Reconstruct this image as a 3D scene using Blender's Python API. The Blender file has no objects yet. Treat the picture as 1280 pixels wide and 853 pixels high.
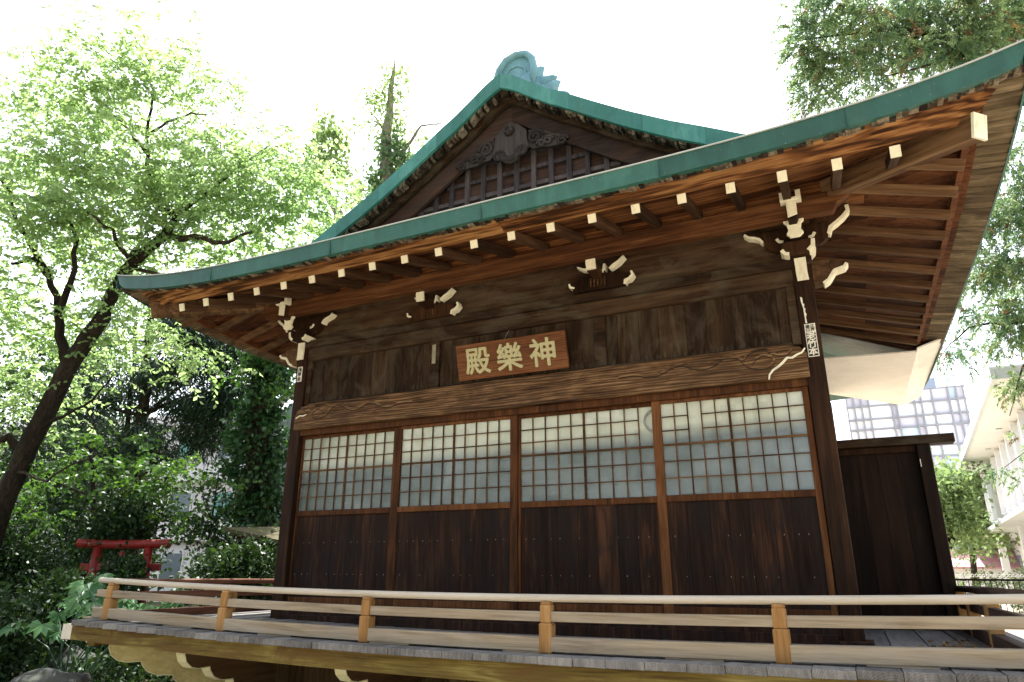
import bpy, math, random
import numpy as np
from mathutils import Vector, Matrix
rnd = random.Random(11)
NR = np.random.RandomState(5)
SC = bpy.context.scene
COL = SC.collection
R = math.radians

# ------------------------------------------------------------------ camera
PITCH, YAW, ROLL = .3223, .4462, .0029
EYE = Vector((6.41, -6.739, 1.575))
fw = Vector((-math.sin(YAW) * math.cos(PITCH), math.cos(YAW) * math.cos(PITCH), math.sin(PITCH)))
ri = Vector((math.cos(YAW), math.sin(YAW), 0))
up = ri.cross(fw)
ri2 = ri * math.cos(ROLL) + up * math.sin(ROLL)
up2 = up * math.cos(ROLL) - ri * math.sin(ROLL)
cam = bpy.data.cameras.new('camera')
cam.sensor_width = 36
FPX = 856.65
cam.lens = 36 * FPX / 1280
cam.clip_end = 2000
camo = bpy.data.objects.new('camera', cam)
M = Matrix((ri2, up2, -fw)).transposed().to_4x4()
M.translation = EYE
camo.matrix_world = M
COL.objects.link(camo)
SC.camera = camo


def at(px, py, d):
    """the place a measured direction meets a real depth d in metres"""
    return EYE + (fw + ri2 * ((px - 640) / FPX) + up2 * ((426.5 - py) / FPX)) * d


# ------------------------------------------------------------------ light
SUN = Vector((-.27, .34, .88)).normalized()
w = bpy.data.worlds.new('World')
SC.world = w
w.use_nodes = True
nt = w.node_tree
nt.nodes.clear()
sky = nt.nodes.new('ShaderNodeTexSky')
sky.sky_type = 'NISHITA'
sky.sun_disc = False
sky.sun_elevation = math.asin(SUN.z)
sky.sun_rotation = math.atan2(SUN.x, SUN.y)
sky.dust_density = 2.5
sky.air_density = 1.0
sky.ozone_density = .6
bg = nt.nodes.new('ShaderNodeBackground')
bg.inputs[1].default_value = .15
wo = nt.nodes.new('ShaderNodeOutputWorld')
hs = nt.nodes.new('ShaderNodeHueSaturation')
hs.inputs['Saturation'].default_value = .45
nt.links.new(sky.outputs[0], hs.inputs['Color'])
nt.links.new(hs.outputs[0], bg.inputs[0])
nt.links.new(bg.outputs[0], wo.inputs[0])
sl = bpy.data.lights.new('sun', 'SUN')
sl.energy = 4.0
sl.angle = R(.5)
sl.color = (1, .97, .92)
so = bpy.data.objects.new('sun', sl)
so.rotation_euler = SUN.to_track_quat('Z', 'Y').to_euler()
so.location = (0, 0, 30)
COL.objects.link(so)
SC.view_settings.view_transform = 'Standard'
SC.view_settings.look = 'None'
SC.view_settings.exposure = 2.0
SC.view_settings.gamma = 1
SC.view_settings.use_curve_mapping = False


# ------------------------------------------------------------------ helpers
class MB:
    def __init__(s):
        s.v, s.f, s.r = [], [], []

    def add(s, vs, fs, r=None):
        b = len(s.v)
        s.v += [tuple(v) for v in vs]
        r = rnd.random() if r is None else r
        for f in fs:
            s.f.append(tuple(b + i for i in f))
            s.r.append(r)
        return s

    def box(s, x0, x1, y0, y1, z0, z1, r=None):
        return s.add([(x, y, z) for x in (x0, x1) for y in (y0, y1) for z in (z0, z1)],
                     [(0, 1, 3, 2), (4, 6, 7, 5), (0, 4, 5, 1), (2, 3, 7, 6), (0, 2, 6, 4), (1, 5, 7, 3)], r)

    def beam(s, p0, p1, wd, ht, upv=(0, 0, 1), r=None):
        p0, p1 = Vector(p0), Vector(p1)
        d = (p1 - p0).normalized()
        sd = d.cross(Vector(upv)).normalized()
        u = sd.cross(d)
        vs = [p + sd * (a * wd / 2) + u * (b * ht / 2) for p in (p0, p1) for a in (-1, 1) for b in (-1, 1)]
        return s.add(vs, [(0, 1, 3, 2), (4, 6, 7, 5), (0, 4, 5, 1), (2, 3, 7, 6), (0, 2, 6, 4), (1, 5, 7, 3)], r)

    def prism(s, poly, d0, d1, plane='xz', r=None):
        n = len(poly)
        ar = sum(poly[i][0] * poly[(i + 1) % n][1] - poly[(i + 1) % n][0] * poly[i][1] for i in range(n))
        if ar < 0:
            poly = poly[::-1]

        def P(a, b, d):
            return (a, d, b) if plane == 'xz' else ((d, a, b) if plane == 'yz' else (a, b, d))
        vs = [P(a, b, d0) for a, b in poly] + [P(a, b, d1) for a, b in poly]
        fs = [tuple(range(n)), tuple(range(2 * n - 1, n - 1, -1))]
        fs += [(i, i + n, (i + 1) % n + n, (i + 1) % n) for i in range(n)]
        return s.add(vs, fs, r)

    def ribbon(s, pts, wd, d0, d1, plane='xz', taper=True):
        n = len(pts)
        L, Rr = [], []
        for i, p in enumerate(pts):
            a, b = pts[max(i - 1, 0)], pts[min(i + 1, n - 1)]
            t = Vector((b[0] - a[0], b[1] - a[1])).normalized()
            k = wd / 2 * (1 if not taper else (.45 + .55 * math.sin(math.pi * (i + .5) / n)))
            L.append((p[0] - t.y * k, p[1] + t.x * k))
            Rr.append((p[0] + t.y * k, p[1] - t.x * k))
        for i in range(n - 1):
            s.prism([L[i], L[i + 1], Rr[i + 1], Rr[i]], d0, d1, plane, r=.5)
        return s

    def tube(s, pts, rad, n=8, r=None, cap=True):
        pts = [Vector(p) for p in pts]
        if not hasattr(rad, '__len__'):
            rad = [rad] * len(pts)
        vs, fs = [], []
        ref = Vector((0, 0, 1))
        for i, p in enumerate(pts):
            t = (pts[min(i + 1, len(pts) - 1)] - pts[max(i - 1, 0)]).normalized()
            if abs(t.dot(ref)) > .95:
                ref = Vector((1, 0, 0)) if abs(t.x) < .8 else Vector((0, 1, 0))
            sd = t.cross(ref).normalized()
            u = sd.cross(t)
            ref = u
            for k in range(n):
                a = 2 * math.pi * k / n
                vs.append(p + (sd * math.cos(a) + u * math.sin(a)) * rad[i])
        for i in range(len(pts) - 1):
            for k in range(n):
                a, b = i * n + k, i * n + (k + 1) % n
                fs.append((a, b, b + n, a + n))
        if cap:
            fs.append(tuple(range(n - 1, -1, -1)))
            fs.append(tuple(range(len(vs) - n, len(vs))))
        return s.add(vs, fs, r)

    def loft(s, rows, r=None):
        n = len(rows[0])
        vs = [p for row in rows for p in row]
        fs = [(i * n + k, i * n + k + 1, (i + 1) * n + k + 1, (i + 1) * n + k)
              for i in range(len(rows) - 1) for k in range(n - 1)]
        return s.add(vs, fs, r)

    def build(s, name, mat, parent=None, bevel=0, smooth=False, thick=0):
        me = bpy.data.meshes.new(name)
        me.from_pydata(s.v, [], s.f)
        at_ = me.attributes.new('rnd', 'FLOAT', 'FACE')
        at_.data.foreach_set('value', s.r)
        me.materials.append(mat)
        if smooth:
            me.polygons.foreach_set('use_smooth', [True] * len(s.f))
        me.update()
        o = bpy.data.objects.new(name, me)
        COL.objects.link(o)
        if parent is not None:
            o.parent = parent
            q, off = parent, Vector((0, 0, 0))
            while q is not None:
                off += q.location
                q = q.parent
            o.location = -off
        if thick:
            m = o.modifiers.new('thick', 'SOLIDIFY')
            m.thickness = thick
            m.offset = 0
        if bevel:
            m = o.modifiers.new('bev', 'BEVEL')
            m.width = bevel
            m.segments = 2
            m.limit_method = 'ANGLE'
            m.angle_limit = R(40)
        return o


def tag(o, label=None, cat=None, group=None, kind=None):
    if label: o['label'] = label
    if cat: o['category'] = cat
    if group: o['group'] = group
    if kind: o['kind'] = kind
    return o


def thing(name, loc, label, cat, group=None):
    o = bpy.data.objects.new(name, None)
    o.empty_display_size = .2
    o.location = loc
    COL.objects.link(o)
    return tag(o, label, cat, group)


# ------------------------------------------------------------------ materials
class NT:
    def __init__(s, name):
        s.m = bpy.data.materials.new(name)
        s.m.use_nodes = True
        s.t = s.m.node_tree
        s.t.nodes.clear()
        s.out = s.n('OutputMaterial')

    def n(s, typ, **kw):
        nd = s.t.nodes.new('ShaderNode' + typ)
        for k, v in kw.items():
            setattr(nd, k, v)
        return nd

    def l(s, a, b):
        s.t.links.new(a, b)

    def val(s, sock, v):
        if hasattr(v, 'links') or isinstance(v, bpy.types.NodeSocket):
            s.l(v, sock)
        else:
            sock.default_value = v

    def math(s, op, a, b=0.0, clamp=False):
        nd = s.n('Math', operation=op)
        nd.use_clamp = clamp
        s.val(nd.inputs[0], a)
        s.val(nd.inputs[1], b)
        return nd.outputs[0]

    def noise(s, vec, scale, detail=4, rough=.55, dist=0.0):
        nd = s.n('TexNoise')
        s.l(vec, nd.inputs['Vector'])
        nd.inputs['Scale'].default_value = scale
        nd.inputs['Detail'].default_value = detail
        nd.inputs['Roughness'].default_value = rough
        nd.inputs['Distortion'].default_value = dist
        return nd.outputs['Fac']

    def ramp(s, fac, stops):
        nd = s.n('ValToRGB')
        e = nd.color_ramp.elements
        while len(e) < len(stops):
            e.new(.5)
        for el, (p, c) in zip(e, stops):
            el.position = p
            el.color = (*c, 1) if len(c) == 3 else c
        s.val(nd.inputs[0], fac)
        return nd.outputs[0]

    def mix(s, fac, a, b, blend='MIX'):
        nd = s.n('Mix', data_type='RGBA', blend_type=blend)
        s.val(nd.inputs[0], fac)
        for sock, v in ((nd.inputs[6], a), (nd.inputs[7], b)):
            if isinstance(v, tuple):
                sock.default_value = (*v, 1) if len(v) == 3 else v
            else:
                s.l(v, sock)
        return nd.outputs[2]

    def obj(s):
        tc = s.n('TexCoord')
        return tc.outputs['Object']

    def rnd(s):
        a = s.n('Attribute', attribute_name='rnd')
        return a.outputs['Fac']

    def mapping(s, vec, scale, loc=None):
        nd = s.n('Mapping')
        s.l(vec, nd.inputs[0])
        nd.inputs['Scale'].default_value = scale
        if loc is not None:
            s.l(loc, nd.inputs['Location'])
        return nd.outputs[0]

    def bsdf(s, col, rough=.7, spec=.3, bump=None, bstr=.3, bdist=.005, **kw):
        p = s.n('BsdfPrincipled')
        s.val(p.inputs['Base Color'], (*col, 1) if isinstance(col, tuple) else col)
        s.val(p.inputs['Roughness'], rough)
        p.inputs['Specular IOR Level'].default_value = spec
        for k, v in kw.items():
            s.val(p.inputs[k], v)
        if bump is not None:
            b = s.n('Bump')
            b.inputs['Strength'].default_value = bstr
            b.inputs['Distance'].default_value = bdist
            s.l(bump, b.inputs['Height'])
            s.l(b.outputs[0], p.inputs['Normal'])
        s.l(p.outputs[0], s.out.inputs[0])
        return s.m


KW = dict(door_plank_wood=.6, upper_plank_wood=.34, post_wood=.40, plate_beam_wood=.37, rafter_wood=.46, sunlit_corbel_wood=1.15, side_screen_wood=.45, weathered_rail_wood=.62, top_rail_wood=.74, rail_post_wood=.62,
          deck_board_wood=.55, deck_end_grain=.45, soffit_board_wood=.52, eave_board_wood=.52, purlin_wood=.46, side_soffit_wood=.48, side_rafter_wood=.72, hip_rafter_wood=.62, carved_beam_wood=.62, gable_lattice_wood=.5, carved_pendant_wood=.42, gable_wood=.42,
          door_stile_wood=.62, shoji_lattice_wood=.62, tree_bark=.9, pale_bark=.9, yellowed_girder_wood=.62)


def wood(name, dark, mid, light, axis='X', scale=1.0, rough=.72, bump=.35, contrast=1.0, blotch=0.0, blotch_col=None,
         vary=.5, spec=.09, wave=0.0, tilt=()):
    kk = KW.get(name, .62)
    dark, mid, light = (tuple(c * kk for c in q) for q in (dark, mid, light))
    t = NT(name)
    o = t.obj()
    for rot_ in tilt:                                   # turn the grain to run along a sloping timber
        mp_ = t.n('Mapping')
        t.l(o, mp_.inputs[0])
        mp_.inputs['Rotation'].default_value = tuple(R(a_) for a_ in rot_)
        o = mp_.outputs[0]
    r = t.rnd()
    cx = t.n('CombineXYZ')
    for i, k in enumerate((17.3, 29.1, 41.7)):
        t.l(t.math('MULTIPLY', r, k), cx.inputs[i])
    def sc(a, b):
        return tuple((a if ax == axis else b) * scale for ax in 'XYZ')
    v1 = t.mapping(o, sc(.9, 11), cx.outputs[0])
    n1 = t.noise(v1, 1, 5, .6, 1.2)
    v2 = t.mapping(o, sc(2.2, 75), cx.outputs[0])
    n2 = t.noise(v2, 1, 3, .6)
    v3 = t.mapping(o, sc(.7, 1.6), cx.outputs[0])
    n3 = t.noise(v3, 1.3, 4, .6)
    f = t.math('ADD', t.math('MULTIPLY', t.math('SUBTRACT', n1, .5), 1.5 * contrast), .5)
    f = t.math('ADD', f, t.math('MULTIPLY', t.math('SUBTRACT', n2, .5), .8 * contrast))
    f = t.math('ADD', f, t.math('MULTIPLY', t.math('SUBTRACT', n3, .5), .75))
    if wave:
        wv = t.n('TexWave', wave_type='BANDS', bands_direction='Z' if axis != 'Z' else 'X')
        t.l(t.mapping(o, sc(.45, 5.5), cx.outputs[0]), wv.inputs[0])
        wv.inputs['Scale'].default_value = 2.2
        wv.inputs['Distortion'].default_value = 9
        wv.inputs['Detail'].default_value = 4
        wv.inputs['Detail Scale'].default_value = 1.6
        f = t.math('ADD', f, t.math('MULTIPLY', t.math('SUBTRACT', wv.outputs['Fac'], .5), wave))
    f = t.math('ADD', f, t.math('MULTIPLY', t.math('SUBTRACT', r, .5), vary), True)
    col = t.ramp(f, [(.08, dark), (.5, mid), (.95, light)])
    if blotch:
        nb = t.noise(t.mapping(o, sc(1.0, 2.4)), 1.7, 5, .65, .8)
        fb = t.ramp(nb, [(.46, (0, 0, 0)), (.62, (1, 1, 1))])
        col = t.mix(t.math('MULTIPLY', fb, blotch), col, blotch_col or dark)
    if name == 'upper_plank_wood':                      # pale water marks along the foot of the boards
        sp = t.n('SeparateXYZ')
        t.l(o, sp.inputs[0])
        st = t.noise(t.mapping(o, (26, 26, 5)), 1, 5, .65)
        g_ = t.math('ADD', t.math('MULTIPLY', t.math('SUBTRACT', 3.78, sp.outputs[2]), 4.5), t.math('MULTIPLY', t.math('SUBTRACT', st, .5), 3.2))
        col = t.mix(t.math('MULTIPLY', t.math('SUBTRACT', g_, .45), .5, True), col, (.16, .145, .10))
    return t.bsdf(col, t.math('ADD', rough - .1, t.math('MULTIPLY', n2, .2)), spec, t.math('ADD', n2, t.math('MULTIPLY', n1, .8)), bump, .006)


def plain(name, col, rough=.6, spec=.3, var=.15, scale=6, bump=.1, dirt=None, dirt_amt=.5):
    t = NT(name)
    o = t.obj()
    n = t.noise(o, scale, 6, .65)
    c2 = tuple(c * (1 - var * 2) for c in col)
    c = t.ramp(n, [(.3, c2), (.65, col)])
    if dirt:
        n2 = t.noise(t.mapping(o, (1, 1, .35)), scale * .7, 6, .7)
        c = t.mix(t.math('MULTIPLY', t.ramp(n2, [(.5, (0, 0, 0)), (.7, (1, 1, 1))]), dirt_amt), c, dirt)
    return t.bsdf(c, rough, spec, n, bump, .01)


WD = dict(
    door=wood('door_plank_wood', (.010, .005, .003), (.034, .0155, .009), (.115, .050, .024), 'Z', 1.1, .62, .4, 1.0, .75, (.012, .009, .008), vary=.3),
    wall=wood('upper_plank_wood', (.028, .016, .009), (.070, .038, .020), (.17, .105, .058), 'Z', 1.0, .75, .4, .9, .3, (.12, .10, .07), vary=.35),
    post=wood('post_wood', (.022, .011, .007), (.056, .026, .013), (.13, .060, .028), 'Z', 1.2, .65, .4),
    beam=wood('carved_beam_wood', (.04, .022, .012), (.185, .100, .046), (.42, .26, .135), 'X', .9, .7, .5, 1.1, .55, (.03, .017, .010), wave=.42, vary=.1),
    plate=wood('plate_beam_wood', (.035, .020, .012), (.085, .046, .025), (.20, .12, .065), 'X', 1.0, .7, .4, 1.0, .4, (.10, .085, .06)),
    purlin=wood('purlin_wood', (.05, .02, .009), (.15, .058, .023), (.32, .145, .058), 'X', .9, .7, .4),
    raf=wood('rafter_wood', (.035, .02, .012), (.10, .052, .028), (.24, .13, .07), 'Y', 1.2, .7, .4, .9, .12, (.03, .017, .011), tilt=((-16.7, 0, 0),)),
    rafx=wood('side_rafter_wood', (.05, .027, .015), (.14, .075, .038), (.27, .16, .08), 'X', 1.2, .7, .4, tilt=((0, -16.7, 0),)),
    hip=wood('hip_rafter_wood', (.04, .022, .012), (.13, .07, .035), (.32, .19, .095), 'X', 1.0, .7, .4, 1.0, .15, (.04, .025, .015), tilt=((0, 0, 45), (0, -10.8, 0))),
    soff=wood('soffit_board_wood', (.05, .018, .008), (.21, .075, .026), (.46, .20, .075), 'X', .8, .75, .4, 1.2, .35, (.06, .028, .016), wave=.35, vary=.6),
    soffs=wood('side_soffit_wood', (.05, .018, .010), (.15, .055, .025), (.30, .12, .05), 'X', .9, .75, .4, 1.2, .35, (.035, .018, .012), vary=.9),
    eave=wood('eave_board_wood', (.05, .02, .008), (.27, .11, .036), (.60, .32, .125), 'X', .7, .7, .4, 1.2, .25, (.09, .04, .02), wave=.6, vary=.35),
    shing=wood('weathered_shingle', (.07, .052, .034), (.20, .15, .088), (.38, .30, .19), 'X', 1.1, .85, .5, 1.0, .55, (.04, .028, .02), vary=.35),
    shingy=wood('weathered_shingle_end', (.02, .017, .014), (.09, .068, .046), (.34, .28, .20), 'Z', 2.0, .85, .5, 1.2, .6, (.02, .016, .013), vary=1.0),
    gable=wood('gable_wood', (.030, .021, .019), (.075, .054, .048), (.15, .105, .088), 'X', 1.0, .75, .4, 1.0, .4, (.09, .045, .028)),
    lat=wood('gable_lattice_wood', (.05, .042, .045), (.12, .10, .105), (.20, .17, .165), 'Z', 1.1, .8, .4),
    gego=wood('carved_pendant_wood', (.04, .034, .034), (.085, .072, .070), (.15, .13, .12), 'Z', 1.0, .75, .3, .9),
    kumi=wood('shoji_lattice_wood', (.05, .024, .011), (.12, .058, .024), (.24, .125, .055), 'X', 1.4, .65, .3),
    stile=wood('door_stile_wood', (.05, .020, .008), (.125, .048, .017), (.25, .105, .038), 'Z', 1.4, .62, .3),
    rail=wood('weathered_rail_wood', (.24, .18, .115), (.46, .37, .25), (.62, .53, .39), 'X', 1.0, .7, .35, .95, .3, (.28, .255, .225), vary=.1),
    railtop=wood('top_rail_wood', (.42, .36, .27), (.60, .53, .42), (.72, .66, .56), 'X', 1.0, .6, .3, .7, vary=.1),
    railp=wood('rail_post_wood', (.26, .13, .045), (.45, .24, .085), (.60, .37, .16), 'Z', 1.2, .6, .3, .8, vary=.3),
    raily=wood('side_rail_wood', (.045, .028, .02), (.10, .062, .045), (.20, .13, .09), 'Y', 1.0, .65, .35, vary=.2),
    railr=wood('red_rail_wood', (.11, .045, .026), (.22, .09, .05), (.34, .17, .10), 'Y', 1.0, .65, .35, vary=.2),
    deck=wood('deck_board_wood', (.16, .15, .14), (.29, .275, .255), (.42, .40, .37), 'Y', 1.0, .7, .4, .9, .3, (.16, .15, .145)),
    deckend=wood('deck_end_grain', (.06, .06, .06), (.20, .195, .19), (.42, .41, .40), 'Z', 1.6, .85, .5, 1.3, .5, (.07, .07, .07), vary=.6),
    girder=wood('yellowed_girder_wood', (.08, .05, .016), (.26, .19, .05), (.50, .42, .15), 'X', .9, .7, .35, 1.0, .9, (.11, .065, .02), vary=.1),
    corb=wood('sunlit_corbel_wood', (.30, .24, .095), (.44, .37, .16), (.56, .50, .25), 'Y', 1.0, .7, .3, .8, .3, (.22, .16, .06), vary=.1),  # same corbel wood twice: sunlight painted in here, shade in the next
    corb_shade=wood('shaded_corbel_wood', (.07, .04, .018), (.15, .085, .038), (.23, .14, .065), 'Y', 1.0, .7, .3, .8),
    under=wood('under_deck_wood', (.06, .035, .015), (.14, .09, .04), (.24, .17, .08), 'Z', 1.0, .75, .4),
    screen=wood('side_screen_wood', (.012, .007, .005), (.026, .014, .009), (.06, .028, .016), 'Z', 1.0, .6, .35, vary=.3),
    sign=wood('sign_board_wood', (.10, .036, .015), (.21, .082, .034), (.32, .145, .062), 'X', 1.2, .6, .25, .9, wave=.3, vary=0),
)
CREAM = plain('cream_paint', (.76, .73, .57), .65, .2, .06, 22, .15, (.38, .32, .20), .5)
GOLD = plain('yellowed_gilt', (.42, .39, .21), .5, .4, .08, 30, .1)
PALE = plain('pale_yellow_paint', (.74, .70, .42), .6, .3, .06, 8, .05)
WHITEB = plain('white_plaster_board', (.80, .78, .74), .8, .2, .06, 2.5, .05, (.50, .42, .32), .35)
STICKW = plain('sticker_paper', (.72, .70, .60), .8, .2, .06, 20, .02)
STICKD = plain('sticker_ink', (.035, .04, .04), .7, .2, .1, 20, .02)
NAIL = plain('nail_head_metal', (.24, .24, .24), .5, .4, .1, 40, .02)
CARVE_SHADE = plain('carved_groove', (.030, .020, .012), .8, .2, .15, 20, .05)
BLACK = plain('dark_interior', (.01, .009, .008), .9, .1, .1, 5, 0)
RED = plain('vermilion_paint', (.24, .012, .009), .45, .4, .2, 4, .05, (.16, .02, .015), .5)


def copper(name, base, lite, streak):
    t = NT(name)
    o = t.obj()
    r = t.rnd()
    n = t.noise(o, 3.0, 6, .6, .4)
    n2 = t.noise(t.mapping(o, (9, 9, .8)), 1.5, 5, .6)
    f = t.math('ADD', t.math('MULTIPLY', n, .55), t.math('MULTIPLY', n2, .35))
    f = t.math('ADD', f, t.math('MULTIPLY', t.math('SUBTRACT', r, .5), .3), True)
    c = t.ramp(f, [(.25, base), (.55, lite), (.8, streak)])
    sp = t.noise(o, 55, 2, .5)
    c = t.mix(t.ramp(sp, [(.72, (0, 0, 0)), (.76, (.6, .6, .6))]), c, (.30, .36, .32))
    rn = t.noise(t.mapping(o, (5, 5, 1.2)), 1.1, 6, .7)
    c = t.mix(t.math('MULTIPLY', t.ramp(rn, [(.56, (0, 0, 0)), (.74, (1, 1, 1))]), .55), c, (.035, .05, .035))
    return t.bsdf(c, t.math('ADD', .36, t.math('MULTIPLY', rn, .25)), .35, t.noise(o, 5, 3, .5), .3, .02)


COPPER = copper('green_copper', (.014, .058, .047), (.027, .100, .080), (.055, .16, .135))
COPPERL = copper('pale_copper', (.07, .19, .22), (.13, .28, .32), (.27, .44, .48))
COPPERM = copper('gable_copper', (.018, .11, .088), (.04, .18, .15), (.11, .31, .27))


def make_glass():
    t = NT('door_glass')
    tr = t.n('BsdfTransparent')
    tr.inputs[0].default_value = (.95, .96, .96, 1)
    gl = t.n('BsdfGlossy')
    n = t.noise(t.obj(), 2.2, 2, .5)
    b = t.n('Bump')
    b.inputs['Strength'].default_value = .05
    t.l(n, b.inputs['Height'])
    t.l(b.outputs[0], gl.inputs['Normal'])
    gl.inputs['Roughness'].default_value = .06
    fr = t.n('Fresnel')
    fr.inputs[0].default_value = 1.5
    ms = t.n('MixShader')
    t.l(t.math('MULTIPLY', fr.outputs[0], .55, True), ms.inputs[0])
    t.l(tr.outputs[0], ms.inputs[1])
    t.l(gl.outputs[0], ms.inputs[2])
    t.l(ms.outputs[0], t.out.inputs[0])
    return t.m


GLASS = make_glass()


def make_pane_shade():  # shade boundary across the panes painted in: cream above, blue-grey below
    t = NT('painted_pane_shade')
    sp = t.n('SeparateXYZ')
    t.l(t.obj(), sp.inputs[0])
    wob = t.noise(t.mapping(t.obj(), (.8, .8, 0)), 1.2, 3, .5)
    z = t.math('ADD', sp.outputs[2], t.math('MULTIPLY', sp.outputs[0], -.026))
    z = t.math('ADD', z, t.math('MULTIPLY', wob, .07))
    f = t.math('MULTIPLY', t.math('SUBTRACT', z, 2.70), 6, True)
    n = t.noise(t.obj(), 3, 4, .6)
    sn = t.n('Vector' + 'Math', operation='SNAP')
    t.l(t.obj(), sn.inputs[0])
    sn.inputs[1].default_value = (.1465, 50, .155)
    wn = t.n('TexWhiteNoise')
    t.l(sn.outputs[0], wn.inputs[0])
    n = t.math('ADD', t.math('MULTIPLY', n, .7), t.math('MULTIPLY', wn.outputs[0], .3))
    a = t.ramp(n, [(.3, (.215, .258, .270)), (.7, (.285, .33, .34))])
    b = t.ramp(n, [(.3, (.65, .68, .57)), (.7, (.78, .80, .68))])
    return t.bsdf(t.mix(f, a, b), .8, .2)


PANE_SHADE = make_pane_shade()


def leaf(name, c1, c2, c3, trans=.45, rough=.45, spec=.35, tcol=None):
    t = NT(name)
    r = t.rnd()
    n = t.noise(t.obj(), .8, 3, .6)
    f = t.math('ADD', t.math('MULTIPLY', r, .65), t.math('MULTIPLY', n, .45), True)
    c = t.ramp(f, [(.2, c1), (.5, c2), (.88, c3)])
    p = t.n('BsdfPrincipled')
    t.l(c, p.inputs['Base Color'])
    p.inputs['Roughness'].default_value = rough
    p.inputs['Specular IOR Level'].default_value = spec
    tl = t.n('BsdfTranslucent')
    t.l(t.mix(1.0, c, tcol or (1.6, 1.5, .7), 'MULTIPLY'), tl.inputs[0])
    ms = t.n('MixShader')
    ms.inputs[0].default_value = trans
    t.l(p.outputs[0], ms.inputs[1])
    t.l(tl.outputs[0], ms.inputs[2])
    t.l(ms.outputs[0], t.out.inputs[0])
    return t.m


LF = dict(
    cherry=leaf('cherry_leaf', (.12, .19, .075), (.21, .30, .125), (.33, .42, .20), .62, tcol=(1.55, 1.6, 1.3)),
    dark=leaf('dark_conifer_needle', (.010, .026, .014), (.018, .042, .022), (.035, .07, .033), .2),
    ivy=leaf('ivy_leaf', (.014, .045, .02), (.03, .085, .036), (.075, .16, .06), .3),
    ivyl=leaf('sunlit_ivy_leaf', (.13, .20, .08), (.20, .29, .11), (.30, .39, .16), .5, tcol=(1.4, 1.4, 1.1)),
    shrub=leaf('shrub_leaf', (.007, .020, .007), (.016, .040, .013), (.042, .085, .024), .22, .5, .25),
    maple=leaf('maple_leaf', (.025, .065, .016), (.045, .11, .026), (.085, .17, .04), .45),
    cedar=leaf('cedar_spray', (.05, .115, .07), (.11, .19, .095), (.28, .34, .15), .45, tcol=(1.5, 1.5, 1.1)),
    cedarb=leaf('browned_cedar_spray', (.10, .06, .03), (.17, .10, .05), (.22, .15, .07), .3),
    fats=leaf('broad_leaf', (.04, .12, .045), (.07, .18, .065), (.12, .25, .09), .35, .4, .5),
    far=leaf('far_leaf', (.10, .15, .07), (.16, .23, .10), (.25, .33, .15), .5, tcol=(1.4, 1.4, 1.1)),
    ivyf=leaf('far_ivy_leaf', (.06, .12, .06), (.10, .17, .08), (.16, .24, .11), .45, tcol=(1.4, 1.4, 1.0)),
)
BARK = wood('tree_bark', (.012, .010, .008), (.032, .025, .019), (.08, .065, .05), 'Z', 1.2, .9, .9, 1.0)
BARKL = wood('pale_bark', (.11, .10, .08), (.22, .20, .165), (.34, .31, .26), 'Z', 1.2, .9, .6, 1.0)


# ------------------------------------------------------------------ ground
def ground_mat():
    t = NT('sandy_ground')
    o = t.obj()
    n = t.noise(o, .5, 6, .6)
    n2 = t.noise(o, 14, 6, .7)
    c = t.ramp(t.math('ADD', t.math('MULTIPLY', n, .6), t.math('MULTIPLY', n2, .4)), [(.3, (.30, .24, .17)), (.55, (.44, .37, .27)), (.75, (.53, .46, .35))])
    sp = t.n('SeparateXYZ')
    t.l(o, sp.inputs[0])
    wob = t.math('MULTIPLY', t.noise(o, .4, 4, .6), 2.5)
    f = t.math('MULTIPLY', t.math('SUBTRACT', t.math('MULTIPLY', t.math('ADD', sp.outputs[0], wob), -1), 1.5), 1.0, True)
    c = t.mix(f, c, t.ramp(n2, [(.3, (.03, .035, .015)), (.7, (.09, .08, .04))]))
    return t.bsdf(c, .9, .15, n2, .5, .02)


g = MB()
N = 24
xs = [-260 + 520 * i / N for i in range(N + 1)]
g.loft([[(x, y, 0) for y in xs] for x in xs])
tag(g.build('ground', ground_mat()), kind='structure')

# ------------------------------------------------------------------ the hall
hall = thing('shrine_hall', (3.2, 3.5, 0), 'dark timber shrine hall with green copper roof, cream-tipped rafters and latticed sliding doors', 'shrine hall')
EY = -1.658                                             # eave plane, front
XC = 3.2
HE = 4.794                                              # half width to the side eaves
YB = 8.6                                                # rear eave


def lift(u):                                            # upturn towards the corners
    return .24 * min(1, abs(u)) ** 5


def fasc_top(x):
    return 4.885 + lift((x - XC) / HE)


YM = (EY + YB) / 2
HD = (YB - EY) / 2


def side_top(y):
    return 4.885 + lift((y - YM) / HD)


ZA = [(0, 7.47), (.17, 7.385), (.40, 7.205), (.65, 7.02), (.8, 6.93), (1.2, 6.657), (1.6, 6.395), (2.04, 6.132), (2.38, 5.953), (2.74, 5.755),
      (3.3, 5.49), (4.0, 5.20), (4.8, 4.93)]


def za(a):
    for (a0, z0), (a1, z1) in zip(ZA, ZA[1:]):
        if a <= a1:
            return z0 + (z1 - z0) * (a - a0) / (a1 - a0)
    return ZA[-1][1]


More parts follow.
